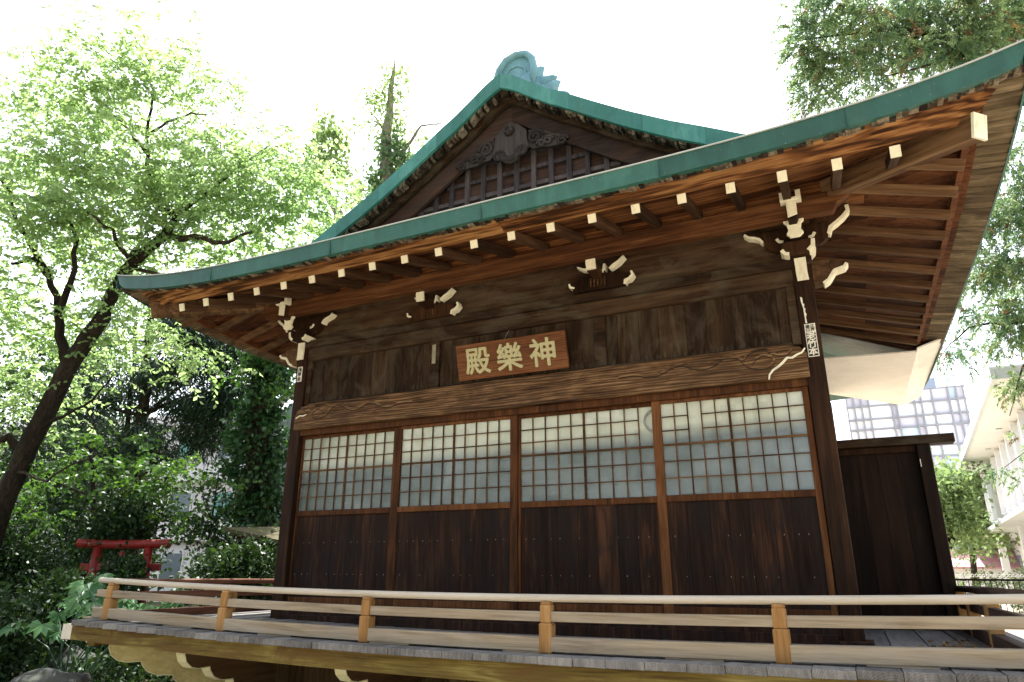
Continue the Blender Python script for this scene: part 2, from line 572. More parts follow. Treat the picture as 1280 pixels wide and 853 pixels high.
# roof skins
rf = MB()
rows = []
nx = 40
for j in range(9):                                      # front skirt
    d = 1.8 * j / 8
    row = []
    for i in range(nx + 1):
        u = -1 + 2 * i / nx
        x = XC + u * (HE - d)
        z = 4.885 + lift(u) * (1 - j / 8) + .30 * d + .055 * d * d
        row.append((x, EY + d, z))
    rows.append(row)
rf.loft(rows)
for sgn in (-1, 1):                                     # side skirts
    rows = []
    for j in range(9):
        d = 1.8 * j / 8
        row = []
        for i in range(nx + 1):
            u = -1 + 2 * i / nx
            y = YM + u * (HD - d)
            z = 4.885 + lift(u) * (1 - j / 8) + .30 * d + .055 * d * d
            row.append((XC + sgn * (HE - d), y, z))
        rows.append(row)
    rf.loft(rows)
rows = []
for j in range(9):
    d = 1.8 * j / 8
    rows.append([(XC + (-1 + 2 * i / nx) * (HE - d), YB - d, 4.885 + lift(-1 + 2 * i / nx) * (1 - j / 8) + .30 * d + .055 * d * d) for i in range(nx + 1)])
rf.loft(rows)
prof = [(XC + s * a, za(a)) for s, seq in ((-1, [3.05 - .1 * k for k in range(31)]), (1, [.05 + .1 * k for k in range(31)])) for a in seq]
rf.loft([[(x, -.4, z + .012) for x, z in prof], [(x, 7.3, z + .012) for x, z in prof]])
roof = rf.build('roof', COPPER, hall, smooth=False, thick=.02)

# green copper fascia, in sheets
fm = MB()
xb = [-HE, -3.1, -1.35, .45, 2.15, 3.6, HE]
for a, b in zip(xb, xb[1:]):
    rows = []
    n = 12
    for i in range(n + 1):
        x = XC + a + (b - a) * i / n
        e = (.004 if i else 0)
        zt = fasc_top(x)
        sl = .035 * (1 if (i == 0 and a == -HE) or (i == n and b == HE) else 0)
        cut = .05 * (x - XC) / HE if abs(x - XC) > HE - .001 else 0
        rows.append([(x, EY + .03, zt + .004), (x, EY - .006, zt), (x - cut, EY + .012, zt - .160 + (.03 if abs(x - XC) > HE - .001 else 0)), (x - cut, EY + .06, zt - .163)])
    fm.loft(rows)
yb = [EY, .2, 2.2, 4.2, 6.2, YB]
for sgn in (-1, 1):
    for a, b in zip(yb, yb[1:]):
        rows = []
        for i in range(11):
            y = a + (b - a) * i / 10
            zt = side_top(y)
            X = XC + sgn * HE
            rows.append([(X - sgn * .03, y, zt + .004), (X + sgn * .006, y, zt), (X - sgn * .004, y, zt - .166), (X - sgn * .02, y, zt - .168)])
        fm.loft(rows)
fm.build('copper_fascia', COPPER, roof, thick=.008)
sm = MB()
for a in [-3.1, -1.35, .45, 2.15, 3.6]:
    zt = fasc_top(XC + a)
    sm.box(XC + a - .003, XC + a + .003, EY - .010, EY + .03, zt - .157, zt)
sm.build('sheet_seam', COPPER, roof)
fl = MB()  # pale strip paints in the sunlight along the fascia's top edge
for a, b in zip(xb, xb[1:]):
    fl.loft([[(XC + a + (b - a) * i / 12, EY - .016, fasc_top(XC + a + (b - a) * i / 12) + dz) for dz in (-.004, .006)] for i in range(13)])
fl.build('fascia_drip_edge', plain('sunlit_copper_edge', (.42, .44, .42), .5, .4, .1, 8, .05), roof, thick=.012)

# soffit: slopes up from the eaves
def zs(d, u=0, k=1.0):                                  # underside of boards, d metres in from the eave edge
    return 4.715 + .3 * (d - .36) + lift(u) * max(0, 1 - d / 1.7) * k


sf = MB()
nb = 9
w0 = 1.55 / nb
for k in range(nb):
    d0, d1 = .25 + k * w0, .25 + (k + 1) * w0 - .004
    rr = rnd.random()
    for seg in range(3):
        r_ = rnd.random()
        rows = []
        for i in range(9):
            u = -1 + 2 * (seg * 8 + i) / 24
            rows.append([(XC + u * (HE - d0), EY + d0, zs(d0, u) + .05), (XC + u * (HE - d1), EY + d1, zs(d1, u) + .05)])
        sf.loft(rows, r_)
soff = sf.build('soffit', WD['soff'], hall, thick=.012)
for sgn in (-1, 1):
    ss = MB()
    ny = 46
    for i in range(ny):
        for k0, k1 in ((.25, 1.0), (1.0, 1.8)):
            u0, u1 = -1 + 2 * i / ny, -1 + 2 * (i + .97) / ny
            yy = YM + (u0 + u1) / 2 * HD
            if yy > 5.0 and sgn > 0:
                continue
            ss.loft([[(XC + sgn * (HE - d), YM + u * (HD - d), zs(d, u) + .05) for d in (k0, k1)] for u in (u0, u1)])
    ss.build('side_soffit', WD['soffs'], hall, thick=.012)

# wooden eave boards behind the copper edge (front) and weathered strip
ev = MB()
for s0, s1 in ((-1, -.46), (-.46, .12), (.12, 1)):
    rr = rnd.random()
    rows = []
    for i in range(15):
        u = s0 + (s1 - s0 - .001) * i / 14
        lf = lift(u)
        rows.append([(XC + u * (HE - .05), EY + .085, 4.745 + lf), (XC + u * (HE - .10), EY + .13, 4.752 + lf), (XC + u * (HE - .22), EY + .25, 4.738 + lf * .72),
                     (XC + u * (HE - .34), EY + .345, 4.725 + lf * .25), (XC + u * (HE - .36), EY + .42, 4.77 + lf * .25)])
    ev.loft(rows, rr)
ev.build('eave_board', WD['eave'], hall, thick=.02)
sh = MB()
x = -HE + .04
while x < HE - .05:
    wd = rnd.uniform(.02, .075)
    z = fasc_top(XC + x) - .163
    if rnd.random() < .85:
        sh.box(XC + x, XC + x + wd * .96, EY + .03 + rnd.uniform(0, .03), EY + .11, z - rnd.choice((.002, .004, .006, .012, .018)), z + .05)
    x += wd
for sgn in (-1, 1):
    shx = MB()
    y = EY + .05
    while y < (4.4 if sgn > 0 else YB):
        wd = rnd.uniform(.07, .16)
        zt = side_top(y) - .17
        X = XC + sgn * (HE - .02)
        Xi = XC + sgn * (HE - .36 + rnd.uniform(-.02, .02))
        u = (y - YM) / HD
        zi = zs(.38, u) + .055
        shx.add([(X, y, zt), (X, y + wd * .95, zt), (Xi, y + wd * .95, zi), (Xi, y, zi), (X, y, zt + .03), (X, y + wd * .95, zt + .03), (Xi, y + wd * .95, zi + .03), (Xi, y, zi + .03)],
                [(0, 3, 2, 1), (4, 5, 6, 7), (0, 1, 5, 4), (1, 2, 6, 5), (2, 3, 7, 6), (3, 0, 4, 7)])
        y += wd
    shx.build('weathered_side_strip', WD['shing'], hall)
sh.build('weathered_shingle_strip', WD['shingy'], hall)
for sgn in (-1, 1):                                     # inner red-brown trim of the side eaves
    sk = MB()
    sk.loft([[(XC + sgn * (HE - .35), y, zs(.38, (y - YM) / HD) - .0 + dz) for dz in (-.035, .05)] for y in np.linspace(EY + .4, 4.3, 14)])
    sk.build('side_eave_trim', WD['soffs'], hall, thick=.05)


# rafters
def rafter(mat, p0, p1, wd, ht, tip=True):
    o = MB().beam(p0, p1, wd, ht).build('rafter', mat, hall, bevel=.005)
    if tip:
        p0, p1 = Vector(p0), Vector(p1)
        d = (p0 - p1).normalized()
        MB().beam(p0 - d * .012, p0 + d * .004, wd + .004, ht + .004).build('painted_tip', CREAM, o)
    return o


for i in range(20):
    x = -.794 + .4166 * i
    hipy = -.0 - (abs(x - XC) - 3.1) if abs(x - XC) > 3.1 else .12
    y1 = min(.12, hipy + .06)
    rafter(WD['raf'], (x, -1.286, 4.688), (x, y1, 4.688 + .3 * (y1 + 1.286)), .072, .088)
for j in range(12):
    y = -.90 + .452 * j
    for sgn in (-1, 1):
        X0 = XC + sgn * 4.42
        in_ = 3.1 if y > 0 else 3.1 - y
        X1 = XC + sgn * (in_ - .05)
        if sgn < 0 and j > 9:
            continue
        rafter(WD['rafx'], (X0, y, 4.655), (X1, y, 4.655 + .3 * (abs(X0 - X1))), .066, .078, tip=False)
for sgn in (-1, 1):
    x0, y0, x1, y1 = XC + sgn * (3.1 + 1.37), -1.37 + .02, XC + sgn * 3.05, .05
    h = MB().beam((x0, y0, 4.705), (x1, y1, 5.085), .13, .185).build('hip_rafter', WD['hip'], hall, bevel=.008)
    d = (Vector((x0, y0, 4.705)) - Vector((x1, y1, 5.085))).normalized()
    p = Vector((x0, y0, 4.705))
    if sgn > 0:
        MB().beam(p - d * .01, p + d * .012, .138, .195).build('painted_tip', CREAM, h)

# purlins
MB().box(-.40, 6.80, -.37, -.345, 4.926, 5.075).build('infill_board', WD['soff'], hall)
pm = MB()
pm.prism([(-.42, 4.93), (6.82, 4.93), (6.81, 4.86), (6.76, 4.83), (6.70, 4.80), (6.66, 4.73), (-.26, 4.73), (-.30, 4.80), (-.36, 4.83), (-.41, 4.86)], -.42, -.30)
pm.build('purlin', WD['purlin'], hall, bevel=.012)
for X in (6.24, .04):
    MB().beam((X + .06, -.29, 4.83), (X + .06, 5, 4.83), .12, .2).build('purlin', WD['raf'], hall, bevel=.008)
# frieze wall between plate and purlin
MB().box(.1, 6.3, .02, .06, 4.47, 5.2).build('frieze_board', WD['plate'], hall)
MB().box(-.55, 6.95, -.298, .05, 4.965, 4.985).build('inner_soffit', WD['soff'], hall)

# posts
for x0 in (0, 6.233):
    for y0 in (-.03, 6.6):
        MB().box(x0, x0 + .167, y0, y0 + .167, 1.0, 4.45).build('post', WD['post'], hall, bevel=.012)
# plate, head beam
MB().box(-.02, 6.42, -.05, .12, 4.385, 4.485).build('plate_beam', WD['plate'], hall, bevel=.006)
MB().box(.167, 6.233, -.012, .10, 4.21, 4.383).build('head_beam', WD['plate'], hall, bevel=.006)
# upper plank panels with struts
ub = [.167, 2.10, 4.19, 6.233]
for a, b in zip(ub, ub[1:]):
    m = MB()
    x = a
    while x < b - .02:
        wd = min(rnd.uniform(.2, .3), b - x)
        m.box(x, x + wd - .004, .04 + rnd.uniform(-.002, .002), .07, 3.6, 4.22)
        x += wd
    m.build('plank_panel', WD['wall'], hall)
MB().box(.16, 6.24, .072, .085, 3.5, 4.4).build('panel_backing', BLACK, hall)
for x in (2.085, 4.17):
    MB().box(x, x + .13, -.002, .06, 3.612, 4.208).build('strut', WD['plate'], hall, bevel=.005)
MB().box(6.15, 6.231, .0, .05, 3.612, 4.208).build('strut', WD['plate'], hall, bevel=.005)
MB().box(.169, .24, .0, .05, 3.612, 4.208).build('strut', WD['plate'], hall, bevel=.005)
for a, b in ((.245, 2.08), (2.22, 4.165), (4.305, 6.145)):
    MB().box(a, b, -.008, .035, 3.6075, 3.635).build('sill_strip', WD['plate'], hall, bevel=.004)

MB().box(2.115, 2.165, -.0045, -.0025, 3.93, 4.17).build('paper_scrap', plain('faded_paper', (.30, .28, .20), .8), hall)
# carved tie beam
tb = MB()
poly = [(.10, 3.275), (6.262, 3.275), (6.262, 3.50), (6.21, 3.565), (6.10, 3.60), (5.9, 3.607), (.5, 3.607), (.32, 3.595), (.20, 3.565), (.13, 3.51), (.10, 3.44)]
tb.prism(poly, -.075, .05)
tie = tb.build('tie_beam', WD['beam'], hall, bevel=.01)
cv = MB()


def scroll(mx):
    X = (lambda v: v) if not mx else (lambda v: 6.362 - v)
    def T(pts, r):
        n = 5 * len(pts)
        out = []
        for i in range(n + 1):                         # smooth the polyline
            t = i / n * (len(pts) - 1)
            k = min(int(t), len(pts) - 2)
            p = [pts[max(k - 1, 0)], pts[k], pts[k + 1], pts[min(k + 2, len(pts) - 1)]]
            q = t - k
            c = [.5 * (2 * p[1][a] + (p[2][a] - p[0][a]) * q + (2 * p[0][a] - 5 * p[1][a] + 4 * p[2][a] - p[3][a]) * q * q + (3 * p[1][a] - p[0][a] - 3 * p[2][a] + p[3][a]) * q ** 3) for a in (0, 1)]
            out.append((X(c[0]), c[1]))
        cv.ribbon([(a, b + .004) for a, b in out], r * 2.3, -.084, -.07)
        gr.ribbon([(a, b - r * .9) for a, b in out], r * 1.7, -.0795, -.07)  # dark strip set just below, painting the shadow of the carved line
    T([(4.45, 3.47), (4.62, 3.475), (4.75, 3.445), (4.88, 3.455), (5.0, 3.51), (5.12, 3.52), (5.22, 3.475), (5.32, 3.46), (5.42, 3.49), (5.5, 3.54), (5.58, 3.545),
       (5.66, 3.52), (5.70, 3.47), (5.76, 3.42), (5.86, 3.40), (5.94, 3.42), (5.97, 3.47), (5.93, 3.51), (5.86, 3.52), (5.80, 3.49), (5.78, 3.46)], .013)
    T([(5.70, 3.50), (5.74, 3.55), (5.83, 3.575), (5.92, 3.565), (5.98, 3.52), (6.06, 3.50), (6.12, 3.53), (6.14, 3.555)], .009)
    T([(5.93, 3.51), (6.02, 3.55), (6.10, 3.55)], .007)


for mx_ in (False, True):
    cv = MB()
    gr = MB()
    scroll(mx_)
    cv.build('carved_scroll', WD['beam'], tie, bevel=.003)
    gr.build('carved_groove', CARVE_SHADE, tie)
cl = MB()
cl.ribbon([(5.905, 3.28), (5.915, 3.325), (5.95, 3.365), (6.0, 3.395), (6.04, 3.425), (6.085, 3.47), (6.13, 3.465), (6.175, 3.49), (6.22, 3.505), (6.25, 3.545)], .022, -.083, -.07)
cl.ribbon([(.13, 3.42), (.19, 3.45), (.25, 3.445), (.30, 3.46)], .014, -.083, -.07)
cl.build('painted_edge', CREAM, tie)

# door track head and threshold
MB().box(.167, 6.233, -.02, .12, 3.2, 3.272).build('door_head', WD['stile'], hall, bevel=.004)
for x0 in (.12, 6.19):
    MB().box(x0, x0 + .09, .08, .12, 1.0, 3.3).build('door_jamb', WD['post'], hall)
th = MB().box(.167, 6.233, -.02, .14, 1.0, 1.19)
th.build('threshold', WD['door'], hall, bevel=.006)

# four sliding doors
doors = [(.175, 1.665, .13 + .06, 1.595), (1.655, 3.25, 1.73, 3.165), (3.185, 4.83, 3.27, 4.745), (4.75, 6.225, 4.84, 6.17)]
for k, (x0, x1, g0, g1) in enumerate(doors):
    yo = .04 if k in (0, 2) else .002
    fr = MB()
    fr.box(x0, g0, yo, yo + .035, 1.19, 3.2)
    fr.box(g1, x1, yo, yo + .035, 1.19, 3.2)
    fr.box(g0, g1, yo + .001, yo + .034, 3.165, 3.199)
    fr.box(g0, g1, yo - .006, yo + .034, 2.20, 2.262)
    fr.box(g0, g1, yo + .001, yo + .034, 1.191, 1.26)
    d = fr.build('sliding_door', WD['stile'], hall, bevel=.004)
    la = MB()
    zr = [2.262, 2.425, 2.588, 2.75, 2.89, 3.03, 3.165]
    cw = (g1 - g0) / 10
    for i in range(1, 10):
        t_ = .011 if i == 5 else .0055
        xx = g0 + cw * i
        la.box(xx - t_, xx + t_, yo + .004, yo + .019, 2.262, 3.165)
    for j in range(1, 6):
        t_ = .009 if j == 3 else .0055
        if j > 3 and k == 2:
            segs = [(0, 9)]
        elif j > 3 and k == 3:
            segs = [(0, 2), (3, 10)]
        else:
            segs = [(0, 10)]
        for a, b in segs:
            la.box(g0 + cw * a, g0 + cw * b, yo + (.0 if j == 3 else .008), yo + (.022 if j == 3 else .0165), zr[j] - t_, zr[j] + t_)
    la.build('lattice', WD['kumi'], d)
    MB().box(g0, g1, yo + .022, yo + .025, 2.262, 3.165).build('glass_pane', GLASS, d)
    MB().box(x0 + .002, x1 - .002, yo + .0352, yo + .0354, 2.25, 3.17).build('pane_shade_sheet', PANE_SHADE, d)
    pl = MB()
    x = g0
    nbd = 7
    wd = (g1 - g0) / nbd
    for i in range(nbd):
        dx = rnd.uniform(-.03, .03) if 0 < i else 0
        pl.box(x, g0 + wd * (i + 1) + dx - .003 if i < nbd - 1 else g1, yo + .012 + rnd.uniform(0, .004), yo + .03, 1.26, 2.2)
        x = g0 + wd * (i + 1) + dx
    pl.build('plank_panel', WD['door'], d)
    MB().box(g0 - .004, g1 + .004, yo + .0305, yo + .034, 1.2, 2.21).build('backing', BLACK, d)
    nl = MB()
    for z in (1.88, 1.52):
        for i in range(int((g1 - g0) / .10)):
            if rnd.random() < .62:
                xx = g0 + .05 + .10 * i + rnd.uniform(-.02, .02)
                h_ = rnd.uniform(.002, .007)
                nl.box(xx - .0024, xx + .0024, yo + .0085, yo + .0125, z - h_, z + h_)
    nl.build('nail_heads', NAIL, d)
rg = MB()
rg.tube([(4.775 + .115 * math.cos(a), .052, 3.01 + .115 * math.sin(a)) for a in np.linspace(0, 2 * math.pi, 33)], .012, 6, cap=False)
rg.build('round_fan_guard', plain('grey_green_metal', (.30, .33, .29), .6, .3), hall)

# interior box, side and back walls
inn = MB()
inn.box(.11, 6.29, 6.6, 6.7, 1.0, 5.2)
inn.build('rear_wall', WD['wall'], hall)
for x0 in (.05, 6.27):
    m = MB()
    y = .137
    while y < 6.6:
        m.box(x0, x0 + .06, y, min(y + .246, 6.6), 1.0, 5.1)
        y += .25
    m.build('side_wall', WD['door'], hall)
MB().box(.12, 6.26, .12, 6.6, 3.9, 3.93).build('inner_ceiling', BLACK, hall)

# corner bracket sets
def pol(m, pts, d0, d1, mir):
    m.prism([((2 * XC - x) if mir else x, z) for x, z in pts], d0, d1)


def rib(m, pts, wd, d0, d1, mir):
    m.ribbon([((2 * XC - x) if mir else x, z) for x, z in pts], wd, d0, d1, taper=False)


for mir in (False, True):
    br = MB()
    pol(br, [(6.17, 4.61), (6.47, 4.61), (6.45, 4.52), (6.41, 4.475), (6.21, 4.475), (6.165, 4.52)], -.16, .1, mir)       # great bearing block
    pol(br, [(5.99, 4.80), (6.61, 4.80), (6.59, 4.62), (6.52, 4.57), (6.10, 4.57), (6.02, 4.62)], -.07, -.0, mir)         # wall arm
    pol(br, [(6.45, 4.95), (6.80, 4.95), (6.78, 4.86), (6.70, 4.80), (6.61, 4.74), (6.585, 4.64), (6.45, 4.60)], -.062, .02, mir)
    pol(br, [(5.84, 4.83), (5.98, 4.83), (6.05, 4.70), (5.99, 4.70), (5.93, 4.765), (5.86, 4.79)], -.062, .02, mir)
    b = br.build('bracket_set', WD['post'], hall, bevel=.006)
    ar = MB()
    pol(ar, [(6.265, 4.875), (6.36, 4.875), (6.36, 4.73), (6.34, 4.68), (6.27, 4.68), (6.265, 4.73)], -.48, .0, mir)       # arm to the front
    pol(ar, [(6.235, 4.73), (6.385, 4.73), (6.385, 4.66), (6.345, 4.60), (6.275, 4.60), (6.235, 4.66)], -.33, -.0, mir)
    ar.build('bracket_arm', WD['post'], b, bevel=.005)
    no = MB()
    pol(no, [(6.405, 4.39), (6.50, 4.42), (6.60, 4.41), (6.645, 4.37), (6.70, 4.375), (6.72, 4.345), (6.68, 4.305), (6.60, 4.295), (6.575, 4.255), (6.545, 4.21), (6.49, 4.18), (6.405, 4.17)], -.025, .09, mir)
    no.build('carved_nose', WD['hip'], b, bevel=.006)
    cr = MB()
    pol(cr, [(6.22, 4.955), (6.262, 4.955), (6.262, 4.89), (6.36, 4.89), (6.36, 4.955), (6.405, 4.955), (6.405, 4.86), (6.22, 4.86)], -.52, -.43, mir)
    cr.build('painted_end', CREAM, b, bevel=.003)
    cr = MB()
    pol(cr, [(6.268, 4.855), (6.358, 4.855), (6.355, 4.72), (6.27, 4.70)], -.497, -.481, mir)
    cr.build('painted_end', CREAM, b, bevel=.003)
    cr = MB()
    pol(cr, [(6.22, 4.775), (6.40, 4.775), (6.40, 4.715), (6.375, 4.69), (6.365, 4.63), (6.385, 4.59), (6.35, 4.555), (6.265, 4.555), (6.235, 4.59), (6.255, 4.63), (6.245, 4.69), (6.22, 4.715)], -.365, -.331, mir)
    cr.build('painted_end', CREAM, b, bevel=.003)
    cr = MB()
    pol(cr, [(6.262, 4.46), (6.368, 4.46), (6.366, 4.30), (6.372, 4.225), (6.268, 4.225), (6.264, 4.30)], -.075, -.051, mir)
    cr.build('painted_end', CREAM, b, bevel=.003)
    cr = MB()
    rib(cr, [(5.83, 4.81), (5.87, 4.775), (5.93, 4.755), (5.97, 4.735), (6.00, 4.69)], .026, -.071, .024, mir)
    cr.build('painted_end', CREAM, b, bevel=.003)
    cr = MB()
    rib(cr, [(6.79, 4.93), (6.795, 4.87), (6.745, 4.815), (6.68, 4.765), (6.625, 4.73), (6.60, 4.66)], .036, -.071, .024, mir)
    cr.build('painted_end', CREAM, b, bevel=.003)
    cr = MB()
    rib(cr, [(6.165, 4.53), (6.19, 4.49), (6.23, 4.478)], .035, -.167, .095, mir)
    cr.build('painted_end', CREAM, b, bevel=.003)
    cr = MB()
    rib(cr, [(6.455, 4.60), (6.445, 4.53), (6.40, 4.485)], .035, -.167, .095, mir)
    cr.build('painted_end', CREAM, b, bevel=.003)
    cr = MB()
    rib(cr, [(6.13, 4.70), (6.15, 4.665), (6.19, 4.655)], .03, -.079, -.004, mir)
    cr.build('painted_end', CREAM, b, bevel=.003)
    cr = MB()
    rib(cr, [(6.42, 4.655), (6.46, 4.665), (6.48, 4.70)], .03, -.079, -.004, mir)
    cr.build('painted_end', CREAM, b, bevel=.003)
    cr = MB()
    rib(cr, [(6.49, 4.175), (6.54, 4.205), (6.575, 4.255), (6.60, 4.29), (6.64, 4.302), (6.685, 4.31), (6.715, 4.345)], .03, -.036, .095, mir)
    cr.build('painted_end', CREAM, b, bevel=.003)

# frog-leg struts between plate and purlin
for x in (2.13, 4.28):
    k = MB()
    k.prism([(x - .30, 4.487), (x + .30, 4.487), (x + .30, 4.52), (x + .34, 4.57), (x + .30, 4.625), (x + .17, 4.655), (x + .08, 4.66), (x + .07, 4.73), (x - .07, 4.73), (x - .08, 4.66),
             (x - .17, 4.655), (x - .26, 4.625), (x - .33, 4.60), (x - .34, 4.57), (x - .30, 4.52)], -.10, -.01)
    k.box(x - .05, x + .05, -.34, -.05, 4.70, 4.729)
    k.box(x - .048, x + .048, -.335, -.05, 4.60, 4.70)
    ko = k.build('frog_leg_strut', WD['post'], hall, bevel=.005)
    c = MB()
    c.prism([(x - .05, 4.785), (x + .055, 4.785), (x + .052, 4.70), (x + .06, 4.615), (x - .045, 4.615), (x - .052, 4.69)], -.36, -.336)
    c.ribbon([(x - .24, 4.785), (x - .18, 4.75), (x - .12, 4.735), (x - .06, 4.70)], .024, -.107, -.014)
    c.ribbon([(x + .13, 4.70), (x + .18, 4.735), (x + .23, 4.76), (x + .30, 4.82)], .036, -.107, -.014)
    c.ribbon([(x + .075, 4.77), (x + .07, 4.72), (x + .05, 4.67)], .03, -.107, -.014)
    c.ribbon([(x + .37, 4.63), (x + .385, 4.585), (x + .35, 4.545), (x + .30, 4.53), (x + .29, 4.49)], .035, -.107, -.014)
    c.ribbon([(x - .34, 4.60), (x - .33, 4.56), (x - .28, 4.54)], .026, -.107, -.014)
    c.build('painted_edge', CREAM, ko)
    gv = MB()
    for i in range(5):
        gv.box(x - .095 + i * .04, x - .08 + i * .04, -.104, -.0995, 4.52, 4.625)
    gv.build('carved_grooves', WD['kumi'], ko)

# ---------------------------------------------------------------- gable
ga = MB()
x = XC - 2.6
while x < XC + 2.6:
    zt = za(abs(x + .1 - XC)) - .3
    if zt > 5.35:
        ga.box(x, x + .232, .10, .12, 5.3, zt)
    x += .235
gab = ga.build('gable', WD['gable'], hall)
lt = MB()
for i in range(-11, 12):
    xx = XC + .02 + i * .235
    zt = za(abs(xx - XC)) - .42
    if zt > 5.3:
        lt.box(xx - .032, xx + .032, .035, .09, 5.3, zt)
for z in (5.62, 5.86, 6.10, 6.34, 6.58):
    hw = next((a for a in np.arange(2.7, 0, -.02) if za(a) - .45 > z), 0)
    lt.box(XC - hw, XC + hw, .055, .099, z - .028, z + .028)
lt.build('lattice', WD['lat'], gab, bevel=.004)
aa = [0, .08, .17, .28, .40, .52, .65, .8, 1.0, 1.2, 1.4, 1.6, 1.8, 2.04, 2.2, 2.38, 2.56, 2.74, 2.95]


def band(m, o0, o1, y0, y1, amax=9, r=None, split=None):
    for s in (-1, 1):
        A = [a for a in aa if a <= amax]
        rows = []
        for a in A:
            x = XC + s * a
            rows.append([(x, y0, za(a) + o0), (x, y1, za(a) + o0), (x, y1, za(a) + o1), (x, y0, za(a) + o1), (x, y0, za(a) + o0)])
        m.loft(rows, r if r is not None else rnd.random())


m = MB()
for s in (-1, 1):
    cuts = [0, .9, 1.75, 2.4, 2.95]
    for c0, c1 in zip(cuts, cuts[1:]):
        A = list(np.linspace(c0 + .0015, c1, 9))
        rows = [[(XC + s * a, -.375, za(a) + .016), (XC + s * a, -.405, za(a) + .014), (XC + s * a, -.393, za(a) - .185), (XC + s * a, -.36, za(a) - .19)] for a in A]
        m.loft(rows)
m.build('copper_gable_fascia', COPPERM, roof, thick=.008)
m = MB()
band(m, -.03, -.26, -.17, -.12)
m.build('upper_bargeboard', WD['plate'], gab)
m = MB()
band(m, -.2, -.49, -.05, .0)
m.build('bargeboard', WD['gable'], gab)
m = MB()                                                # gable soffit
for s in (-1, 1):
    m.loft([[(XC + s * a, y, za(a) - .12) for y in (-.37, .1)] for a in aa])
m.build('gable_soffit', WD['shing'], gab, thick=.01)
m = MB()
for s in (-1, 1):
    a = .06
    while a < 2.7:
        da = rnd.uniform(.015, .045)
        if rnd.random() < .88:
            dz = rnd.uniform(-.03, .015)
            m.add([(XC + s * aq, yq, za(aq) + oq) for yq in (-.36 + rnd.uniform(0, .02), -.25) for aq, oq in ((a, -.16), (a + da * .93, -.16), (a + da * .93, -.235 - dz), (a, -.235 - dz))],
                  [(0, 1, 2, 3), (7, 6, 5, 4), (0, 4, 5, 1), (1, 5, 6, 2), (2, 6, 7, 3), (3, 7, 4, 0)])
        a += da
m.build('weathered_shingle_ends', WD['shingy'], gab)

# carved pendant
pd = MB()
pd.prism([(3.2, 6.99), (3.08, 6.90), (2.98, 6.80), (2.97, 6.66), (2.95, 6.56), (3.0, 6.49), (3.06, 6.46), (3.12, 6.40), (3.2, 6.375), (3.28, 6.40), (3.34, 6.46), (3.40, 6.49), (3.45, 6.56), (3.43, 6.66), (3.42, 6.80), (3.32, 6.90)], -.10, -.052)
for s in (-1, 1):
    pd.prism([(XC + s * .24, 6.80), (XC + s * .36, 6.76), (XC + s * .48, 6.69), (XC + s * .62, 6.59), (XC + s * .72, 6.55), (XC + s * .76, 6.49), (XC + s * .70, 6.45), (XC + s * .60, 6.47), (XC + s * .5, 6.47), (XC + s * .40, 6.50), (XC + s * .30, 6.50), (XC + s * .24, 6.55)], -.085, -.052)
po = pd.build('gable_pendant', WD['gego'], gab, bevel=.012)
sp = MB()


def spiral(cx, cz, r0, turns, rad, s=1, y=-.10):
    sp.tube([(cx + s * r0 * (1 - .8 * k / 24) * math.cos(k / 24 * turns * 6.283), y, cz + r0 * (1 - .8 * k / 24) * math.sin(k / 24 * turns * 6.283)) for k in range(25)], rad, 6)


for s in (-1, 1):
    spiral(XC + s * .16, 6.50, .085, 1.3, .02, -s)
    spiral(XC + s * .345, 6.655, .105, 1.6, .022, s)
    spiral(XC + s * .52, 6.555, .065, 1.4, .018, s)
    spiral(XC + s * .70, 6.50, .07, 1.5, .018, s)
    spiral(XC + s * .42, 6.53, .06, 1.2, .016, -s)
    sp.tube([(XC + s * .26, -.09, 6.76), (XC + s * .42, -.09, 6.72), (XC + s * .58, -.09, 6.62), (XC + s * .74, -.09, 6.54)], .018, 6)
for k in range(3):
    sp.tube([(3.2 + dx, -.105, 6.46 - k * .03 + abs(dx) * .35) for dx in (-.14, -.07, 0, .07, .14)], .013, 6)
for k in range(6):
    a = k / 6 * 6.283
    sp.tube([(3.19, -.11, 6.83), (3.19 + .065 * math.cos(a), -.12, 6.83 + .065 * math.sin(a))], [.022, .028], 6)
sp.build('carved_scrolls', WD['gego'], po, smooth=True)

# ridge and ridge-end ornament
rd = MB()
rd.box(3.04, 3.36, .12, 7.2, 7.40, 7.72)
rd.box(3.0, 3.40, .12, 7.2, 7.72, 7.77)
rid = rd.build('ridge', COPPERL, roof, bevel=.02)
om = MB()
YO = .08
out = [(-.30, 7.55), (-.31, 7.8), (-.27, 7.97), (-.16, 8.10), (.0, 8.15), (.16, 8.11), (.25, 8.0), (.28, 7.82), (.27, 7.55)]
inn_ = [(.14, 7.55), (.15, 7.75), (.12, 7.90), (.02, 7.97), (-.10, 7.95), (-.17, 7.86), (-.19, 7.72), (-.19, 7.55)]
n1 = len(out)
om.prism([(XC + a, b) for a, b in out] , YO, YO + .16)
oo = om.build('ridge_ornament', COPPERL, roof, bevel=.02)
orim = MB()
orim.tube([(XC + a * .93, YO - .01, b) for a, b in out], .055, 8)
orim.tube([(XC + a, YO - .005, b) for a, b in inn_[::-1]], .018, 6)
orim.build('raised_rim', COPPERL, oo, smooth=True)
wing = MB()
